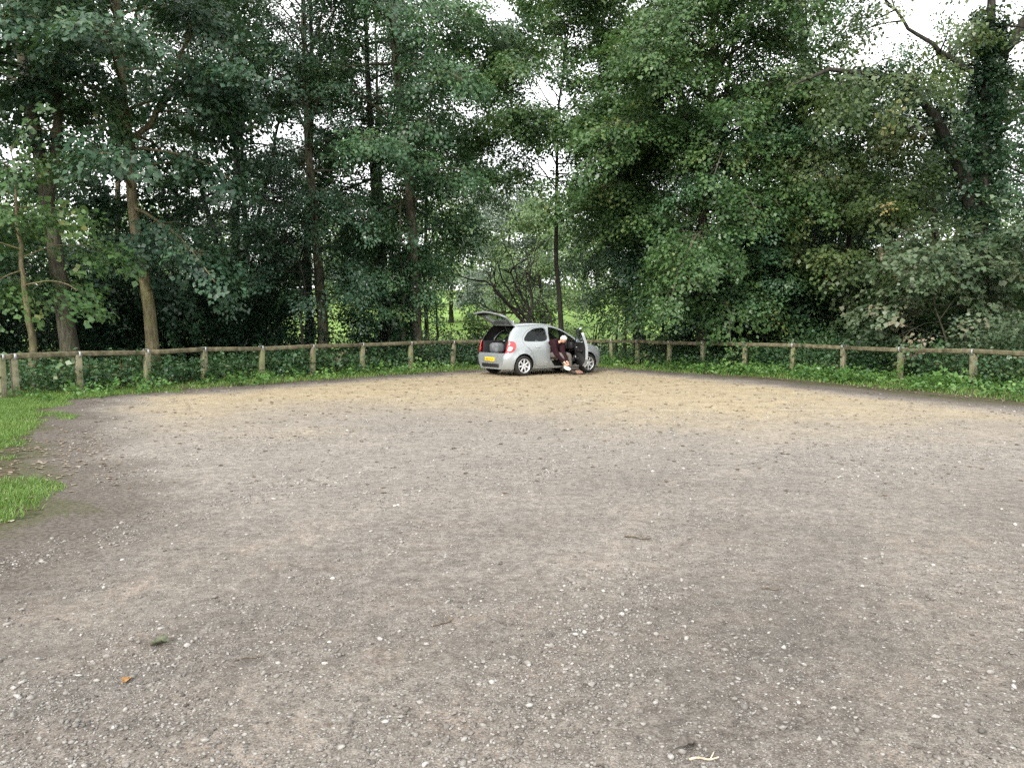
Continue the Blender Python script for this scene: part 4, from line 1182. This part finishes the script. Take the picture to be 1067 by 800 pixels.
    def gate_pt(q, z, inset=0):
        xr = float(RX(z)); w = (float(Wxz(np.array(xr), np.array(z))) - .004); e = .78 if z < 1.0 else 1.
        w *= .80 + .2 * min(1, max(0, (z - .98) / .2)) if z < 1.18 else 1
        return np.array([xr - .05 * (1 - q * q) - .02 + inset, q * w, z]) - hp
    G = np.array([gate_pt(q, z) for z in zz for q in yy])
    F1 = []; F2 = []
    for a in range(15):
        for b in range(16):
            zc = (zz[a] + zz[a + 1]) / 2; qc = (yy[b] + yy[b + 1]) / 2
            (F2 if (1.02 < zc < 1.38 and abs(qc) < .80) else F1).append([a * 17 + b, a * 17 + 17 + b, a * 17 + 18 + b, a * 17 + b + 1])
    tg = np_mesh('tailgate', *sub(G, np.array(F1)), M['paint'], root, True)
    md = tg.modifiers.new('t', 'SOLIDIFY'); md.thickness = .045; md.offset = -1
    es = tg.modifiers.new('e', 'EDGE_SPLIT'); es.split_angle = R(35)
    gw = np_mesh('rear_window', *sub(G, np.array(F2)), M['glass'], tg, True)
    GI = np.array([gate_pt(q * .86, z, .065) for z in np.linspace(.83, 1.0, 6) for q in yy])
    np_mesh('gate_lining', GI, np.array([[a * 17 + b, a * 17 + 17 + b, a * 17 + 18 + b, a * 17 + b + 1] for a in range(5) for b in range(16)]), M['trim'], tg, True)
    k = MB(); k.box((-.05, 0, -.0), (.16, 1.06, .035), Matrix.Rotation(.15, 4, 'Y'), .015); k.build('spoiler', M['paint'], tg, True)
    tg.location = tuple(hp); tg.rotation_euler = (0, R(87), 0)
    for sg in (-1, 1):
        k = MB(); k.tube([(.30, sg * .56, 1.18), (.10, sg * .56, 1.48), (-.12, sg * .55, 1.60)], .011, 6); k.build('gas_strut', M['black'], root, True)
    # boot, seats, cabin
    k = MB(); k.box((.50, 0, .60), (.80, 1.12, .04)); 
    for sg in (-1, 1): k.box((.50, sg * .60, .80), (.72, .05, .40), None, .02)
    k.build('boot_lining', M['trim'], root)
    k = MB(); k.box((.93, 0, .86), (.14, 1.16, .56), Matrix.Rotation(R(14), 4, 'Y'), .05)
    for sg in (-.33, .33): k.box((1.0, sg, 1.20), (.09, .24, .16), None, .04)
    k.box((1.28, 0, .54), (.52, 1.16, .16), None, .05)
    k.build('rear_seat', M['seat'], root, False)
    for sg in (-1, 1):
        k = MB(); k.box((1.98, sg * .36, .50), (.52, .48, .16), None, .05); k.box((1.66, sg * .36, .86), (.13, .46, .62), Matrix.Rotation(R(14), 4, 'Y'), .05); k.box((1.57, sg * .36, 1.24), (.09, .25, .17), None, .04)
        k.build('front_seat', M['seat'], root)
    k = MB(); k.box((2.72, 0, .84), (.36, 1.26, .26), None, .07); k.build('dashboard', M['black'], root)
    k = MB(); ring = [(2.42 + .18 * math.cos(a) * .35, -.36 + .18 * math.sin(a), .90 + .18 * math.cos(a) * .93) for a in np.linspace(0, 2 * math.pi, 21)]
    k.tube(ring, .015, 6, False); k.tube([(2.42, -.36, .9), (2.62, -.36, .82)], .03, 8); k.build('steering_wheel', M['black'], root, True)
    k = MB(); k.box((1.86, 0, .27), (3.3, 1.36, .14), None, .02); k.box((1.85, 0, .35), (1.7, 1.46, .03)); k.build('underbody', M['black'], root)
    k = MB(); k.tube([(-.0, .35, .25), (.3, .35, .25)], .025, 8); k.build('exhaust', M['black'], root)
    for cx in (.62, 3.07):
        for sg in (-1, 1):
            k = MB()
            a = np.linspace(-.2, math.pi + .2, 20)
            Q = np.array([[(cx + .352 * math.cos(t), sg * w, .30 + .352 * math.sin(t)) for t in a] for w in (.45, .80)])
            k.add(Q.reshape(-1, 3), [[i, i + 1, 21 + i, 20 + i] for i in range(19)] + [list(range(20))]); k.build('wheel_arch', M['black'], root)
    for cx, cy in ((.62, -.76), (.62, .76), (3.07, -.76), (3.07, .76)):
        sg = -1 if cy < 0 else 1
        w = bpy.data.objects.new('wheel', None); link(w, root); w.location = (cx, cy, .290)
        w.rotation_euler = (0, random.uniform(0, 1), 0)
        prof = [(.19, -.085), (.235, -.098), (.275, -.096), (.292, -.075), (.297, 0), (.292, .075), (.275, .096), (.235, .098), (.19, .085)]
        MB().lathe(prof, 36, 'y', (0, -sg * .01, 0)).build('tyre', M['rubber'], w, True)
        k = MB(); y = sg * .075
        k.lathe([(.190, -sg * .09), (.202, sg * .08), (.208, sg * .092), (.196, sg * .096), (.183, sg * .075), (.178, -sg * .05)], 36, 'y')
        for q in range(7):
            an = q * 2 * math.pi / 7
            k.box((.118 * math.cos(an), y - sg * .012, .118 * math.sin(an)), (.155, .022, .052), Matrix.Rotation(-an, 4, 'Y'), .008)
        k.lathe([(.001, y + sg * .004), (.045, y + sg * .002), (.062, y - sg * .012), (.062, y - sg * .04)], 24, 'y')
        k.build('rim', M['alloy'], w, False)
        MB().lathe([(.001, sg * .02), (.18, sg * .02)], 24, 'y').build('brake_disc', M['black'], w)
    return root
car()

# bag in the boot
bg = empty('bag', (CAR_O[0] + .42 * ch - .28 * sh, CAR_O[1] + .42 * sh + .28 * ch, .635), CAR_H)
tag(bg, 'soft grey bag lying in the open boot of the silver car', 'bag')
M['bag'] = m_plain('grey bag cloth', (.14, .15, .16), .8, .2, var=.3)
k = MB(); k.box((0, 0, .16), (.34, .42, .32), None, .09); k.build('pouch', M['bag'], bg, True)
k = MB(); k.tube([(0, -.12, .31), (-.03, -.06, .40), (-.03, .06, .40), (0, .12, .31)], .014, 6); k.build('handle', M['black'], bg, True)

# ------------------------------------------------------------------ person on the sill, bent over a raised foot
def skin_mesh(name, verts, edges, radii, mat, parent, sub_lv=2, extra=None):
    me = bpy.data.meshes.new(name + '_cage'); me.from_pydata(verts, edges, []); me.update()
    o = bpy.data.objects.new(name + '_cage', me); COL.objects.link(o)
    bm = bmesh.new(); bm.from_mesh(me); ly = bm.verts.layers.skin.verify(); bm.verts.ensure_lookup_table()
    for v, r in zip(bm.verts, radii):
        v[ly].radius = (r, r) if not isinstance(r, tuple) else r
    bm.verts[0][ly].use_root = True
    bm.to_mesh(me); bm.free()
    o.modifiers.new('skin', 'SKIN').use_smooth_shade = True
    s = o.modifiers.new('sub', 'SUBSURF'); s.levels = sub_lv; s.render_levels = sub_lv
    dg = bpy.context.evaluated_depsgraph_get(); dg.update()
    ev = bpy.data.meshes.new_from_object(o.evaluated_get(dg)); ev.name = name
    bpy.data.objects.remove(o, do_unlink=True); bpy.data.meshes.remove(me)
    ev.materials.clear(); ev.materials.append(mat)
    if extra is not None:
        bm = bmesh.new(); bm.from_mesh(ev)
        for V, F in extra:
            vs = [bm.verts.new(p) for p in V]
            for f in F:
                try: bm.faces.new([vs[i] for i in f]).smooth = True
                except ValueError: pass
        bm.to_mesh(ev); bm.free()
    ob = bpy.data.objects.new(name, ev)
    return link(ob, parent)

def person():
    B = np.array([1.86, -1.08, 0.])
    wx = CAR_O[0] + B[0] * ch - B[1] * sh; wy = CAR_O[1] + B[0] * sh + B[1] * ch
    root = empty('person', (wx, wy, .012), CAR_H)
    tag(root, 'person in a maroon jacket sitting in the car doorway, bent over to change footwear', 'person')
    L = lambda p: tuple(np.array(p, float) - B)
    skin = m_plain('skin', (.50, .30, .22), .55, .35, var=.08)
    maroon = m_plain('maroon fleece', (.022, .009, .012), .95, .1, var=.3, scale=14)
    grey = m_plain('dark grey trousers', (.12, .112, .10), .92, .1, var=.25, scale=14)
    hairm = m_plain('short white hair', (.62, .60, .58), .8, .2, var=.2, scale=50)
    hip = (1.76, -.66, .60); waist = (1.77, -.72, .74); chest = (1.79, -.86, .93); neck = (1.83, -1.0, 1.0); head = (1.86, -1.10, 1.045)
    hl, hr = (1.87, -.70, .58), (1.66, -.70, .58)
    kl, kr = (2.12, -1.10, .58), (1.74, -1.12, .60)
    al, ar = (2.10, -1.12, .12), (1.84, -1.24, .24)
    tl, tr = (2.12, -1.24, .06), (1.88, -1.33, .19)
    sl, sr = (1.95, -.93, .94), (1.62, -.92, .96)
    el, er = (1.86, -1.06, .68), (1.63, -1.02, .66)
    wl, wr = (1.86, -1.25, .42), (1.77, -1.23, .40)
    pl, pr = (1.88, -1.30, .34), (1.80, -1.30, .32)
    verts = [L(p) for p in (hip, waist, chest, neck, (1.85, -1.07, 1.02), hl, kl, al, tl, hr, kr, ar, tr, sl, el, wl, pl, sr, er, wr, pr)]
    edges = [(0, 1), (1, 2), (2, 3), (3, 4), (0, 5), (5, 6), (6, 7), (7, 8), (0, 9), (9, 10), (10, 11), (11, 12), (2, 13), (13, 14), (14, 15), (15, 16), (2, 17), (17, 18), (18, 19), (19, 20)]
    rad = [.12, .11, .10, .056, .053, .085, .058, .038, .03, .085, .058, .038, .03, .045, .038, .028, .032, .045, .038, .028, .032]
    # head: an ellipsoid with brow, nose, chin and ears, facing down and out
    fwd = np.array([.25, -.62, -.74]); fwd /= np.linalg.norm(fwd)
    up = np.array([.15, -.72, .62]); up -= fwd * up.dot(fwd); up /= np.linalg.norm(up); rt = np.cross(fwd, up)
    hc = np.array(L(head))
    kk = MB(); kk.sphere((0, 0, 0), (1, 1, 1), 24, 18); U = kk.V[0]
    def face(u):
        x, y, z = u        # x right, y forward, z up
        w = .076 * (1 - .18 * max(0, -z)); d = .095; hh = .118
        p = np.array([x * w, y * d, z * hh])
        if y > .6:
            p[1] += .022 * math.exp(-((x / .16) ** 2 + ((z + .12) / .16) ** 2)) - .010 * (math.exp(-(((abs(x) - .36) / .14) ** 2 + ((z - .12) / .11) ** 2))) + .005 * math.exp(-((x / .28) ** 2 + ((z + .48) / .07) ** 2)) + .008 * math.exp(-((x / .25) ** 2 + ((z + .8) / .15) ** 2))
        return p
    HV = np.array([face(u) for u in U]); HV = hc + HV[:, :1] * rt + HV[:, 1:2] * fwd + HV[:, 2:] * up
    ex = [(HV, kk.F[4])]
    for s in (-1, 1):
        e = MB(); e.sphere((0, 0, 0), (.012, .022, .032), 10, 8); E = e.V[0]
        c = hc + rt * s * .078 - fwd * .008; ex.append((c + E[:, :1] * rt + E[:, 1:2] * fwd + E[:, 2:] * up, e.F[4]))
    # fingers, each its own bent chain, closing on the raised foot
    for wv, pv, s, tgt in ((wl, pl, 1, (1.885, -1.335, .22)), (wr, pr, -1, (1.845, -1.365, .215))):
        p0 = np.array(L(pv)); d = np.array(L(pv)) - np.array(L(wv)); d /= np.linalg.norm(d)
        side = np.cross(d, np.array([0, 1, 0])); side /= np.linalg.norm(side)
        curl = np.array([-s, 0, -.1]); curl -= d * curl.dot(d); curl /= np.linalg.norm(curl)
        sd2 = np.cross(d, curl)
        for q, ln in ((-1.5, .062), (-.5, .075), (.5, .078), (1.5, .07)):
            a = p0 + sd2 * q * .019 + d * .01
            ch_ = [a - d * .02, a + d * ln * .45, a + d * ln * .75 + curl * ln * .32, a + d * ln * .80 + curl * ln * .68]
            V, F = tube_np(ch_, [.010, .0095, .009, .006], 7); ex.append((V, [list(f) for f in F]))
        a = p0 - d * .03 + sd2 * -.03; ch_ = [a, a - sd2 * .03 + d * .02 + curl * .01, a - sd2 * .035 + d * .045 + curl * .03]
        V, F = tube_np(ch_, [.012, .011, .008], 7); ex.append((V, [list(f) for f in F]))
    skin_mesh('body', verts, edges, rad, skin, root, 2, ex)
    # eyes
    for s in (-1, 1): MB().sphere(tuple(hc + rt * s * .03 + fwd * .083 + up * .014), (.011, .011, .011), 8, 6).build('eye', M['black'], root, True)
    # hair: a cap over crown, back and sides
    keep = [i for i, u in enumerate(U) if (u[2] > .45 or (u[1] < .25 and u[2] > -.35))]
    HC = np.array([face(u) * 1.10 for u in U]); HC = hc + HC[:, :1] * rt + HC[:, 1:2] * fwd + HC[:, 2:] * up
    ks = set(keep); F = np.array([f for f in kk.F[4] if all(i in ks for i in f)])
    np_mesh('hair', *sub(HC + np.random.default_rng(1).normal(0, .003, HC.shape), F), hairm, root, True)
    # clothes
    up1 = lambda a, b, t: tuple(np.array(a) * (1 - t) + np.array(b) * t)
    jv = [L(p) for p in (waist, hip, chest, up1(chest, neck, .9), sl, el, up1(el, wl, 1.08), sr, er, up1(er, wr, 1.08))]
    skin_mesh('jacket', jv, [(0, 1), (0, 2), (2, 3), (2, 4), (4, 5), (5, 6), (2, 7), (7, 8), (8, 9)], [.20, .18, .215, .085, .125, .09, .055, .125, .09, .055], maroon, root)
    tv = [L(p) for p in (up1(hip, waist, -.05), hl, kl, up1(kl, al, .9), hr, kr, up1(kr, ar, .85))]
    skin_mesh('trousers', tv, [(0, 1), (1, 2), (2, 3), (0, 4), (4, 5), (5, 6)], [.16, .115, .085, .062, .115, .085, .060], grey, root)
    def foot(name, a, t, mat, w, hgt_):
        a = np.array(L(a)); t = np.array(L(t)); d = t - a; d[2] *= .5
        heel = a - d * .18 + np.array([0, 0, -.06])
        skin_mesh(name, [tuple(a + np.array([0, 0, .03])), tuple(a * .6 + heel * .4 + np.array([0, 0, -.02])), tuple(heel), tuple(a * .45 + t * .55 + np.array([0, 0, -.01])), tuple(t)], [(0, 1), (1, 2), (1, 3), (3, 4)], [w * .9, w, w * .75, w, w * .75], mat, root)
    foot('sock', ar, (1.90, -1.40, .16), m_plain('white sock', (.80, .79, .77), .9, .1), .055, .05)
    foot('shoe', al, (2.14, -1.34, .065), m_plain('dark walking shoe', (.05, .045, .04), .8, .2), .056, .05)
person()

# pair of walking shoes waiting on the gravel
M['suede'] = m_plain('pinkish brown suede', (.26, .15, .11), .85, .15, var=.25, scale=20)
for j, (cx, cy, ang) in enumerate(((2.33, -1.24, .5), (2.48, -1.16, .25))):
    x = CAR_O[0] + cx * ch - cy * sh; y = CAR_O[1] + cx * sh + cy * ch
    s = empty('walking_shoe', (x, y, float(hgt(x, y)) + .006), CAR_H + ang - 1.2)
    tag(s, 'pinkish brown walking shoe standing on the gravel below the open car door', 'shoe', 'pair of walking shoes by the open car door')
    k = MB(); k.box((0, 0, .014), (.28, .10, .026), None, .010); k.build('sole', M['black'], s, True)
    skin_mesh('upper', [(-.07, 0, .075), (-.09, 0, .05), (.02, 0, .06), (.09, 0, .045), (-.075, 0, .13)], [(0, 1), (0, 2), (2, 3), (0, 4)], [.046, .042, .046, .036, .042], M['suede'], s)

# ------------------------------------------------------------------ light, sky, camera
w = bpy.data.worlds.new('World'); SC.world = w; w.use_nodes = True
nt = w.node_tree; nt.nodes.clear()
SUN_EL, SUN_AZ = 34., 203.      # azimuth clockwise from north (+Y): behind the camera, a little to its left
sky = nt.nodes.new('ShaderNodeTexSky'); sky.sky_type = 'NISHITA'; sky.sun_disc = False
sky.sun_elevation = R(SUN_EL); sky.sun_rotation = R(SUN_AZ); sky.dust_density = 3.5; sky.air_density = 1.2; sky.ozone_density = 1.
hs = nt.nodes.new('ShaderNodeHueSaturation'); hs.inputs['Saturation'].default_value = .35
nt.links.new(sky.outputs[0], hs.inputs['Color'])
# high thin cloud: brightens the dome unevenly
tc = nt.nodes.new('ShaderNodeTexCoord'); cn = nt.nodes.new('ShaderNodeTexNoise'); cn.inputs['Scale'].default_value = 2.2; cn.inputs['Detail'].default_value = 6
nt.links.new(tc.outputs['Generated'], cn.inputs['Vector'])
mr = nt.nodes.new('ShaderNodeMapRange'); mr.inputs[1].default_value = .35; mr.inputs[2].default_value = .65; mr.inputs[3].default_value = .55; mr.inputs[4].default_value = .95
nt.links.new(cn.outputs['Fac'], mr.inputs[0])
mxs = nt.nodes.new('ShaderNodeMixRGB'); mxs.inputs[2].default_value = (9.8, 9.85, 9.8, 1)
nt.links.new(mr.outputs[0], mxs.inputs[0]); nt.links.new(hs.outputs[0], mxs.inputs[1])
bg_ = nt.nodes.new('ShaderNodeBackground'); bg_.inputs['Strength'].default_value = .11
wo = nt.nodes.new('ShaderNodeOutputWorld')
nt.links.new(mxs.outputs[0], bg_.inputs['Color']); nt.links.new(bg_.outputs[0], wo.inputs[0])

sun = bpy.data.lights.new('sun', 'SUN'); sun.energy = 1.5; sun.angle = R(12); sun.color = (1., .95, .86)
so = link(bpy.data.objects.new('sun', sun))
az = R(SUN_AZ); el = R(SUN_EL)
dirv = Vector((math.sin(az) * math.cos(el), math.cos(az) * math.cos(el), math.sin(el)))
so.location = dirv * 60; so.rotation_euler = dirv.to_track_quat('Z', 'Y').to_euler()

cam = bpy.data.cameras.new('camera'); cam.sensor_width = 36; cam.lens = 27.0; cam.clip_end = 2000; cam.clip_start = .05
co = link(bpy.data.objects.new('camera', cam)); co.location = (0, 0, 1.6); co.rotation_euler = (R(90 - 4.68), 0, 0)
SC.camera = co
SC.view_settings.view_transform = 'Standard'; SC.view_settings.look = 'None'; SC.view_settings.exposure = 1.42; SC.view_settings.gamma = 1; SC.view_settings.use_curve_mapping = False
cy = SC.cycles
cy.max_bounces = 8; cy.diffuse_bounces = 5; cy.glossy_bounces = 2; cy.transmission_bounces = 4; cy.transparent_max_bounces = 8
cy.sample_clamp_indirect = 6; cy.caustics_reflective = False; cy.caustics_refractive = False
cy.use_denoising = False
try:
    cy.denoiser = 'OPENIMAGEDENOISE'; cy.denoising_input_passes = 'RGB_ALBEDO_NORMAL'
except Exception: pass
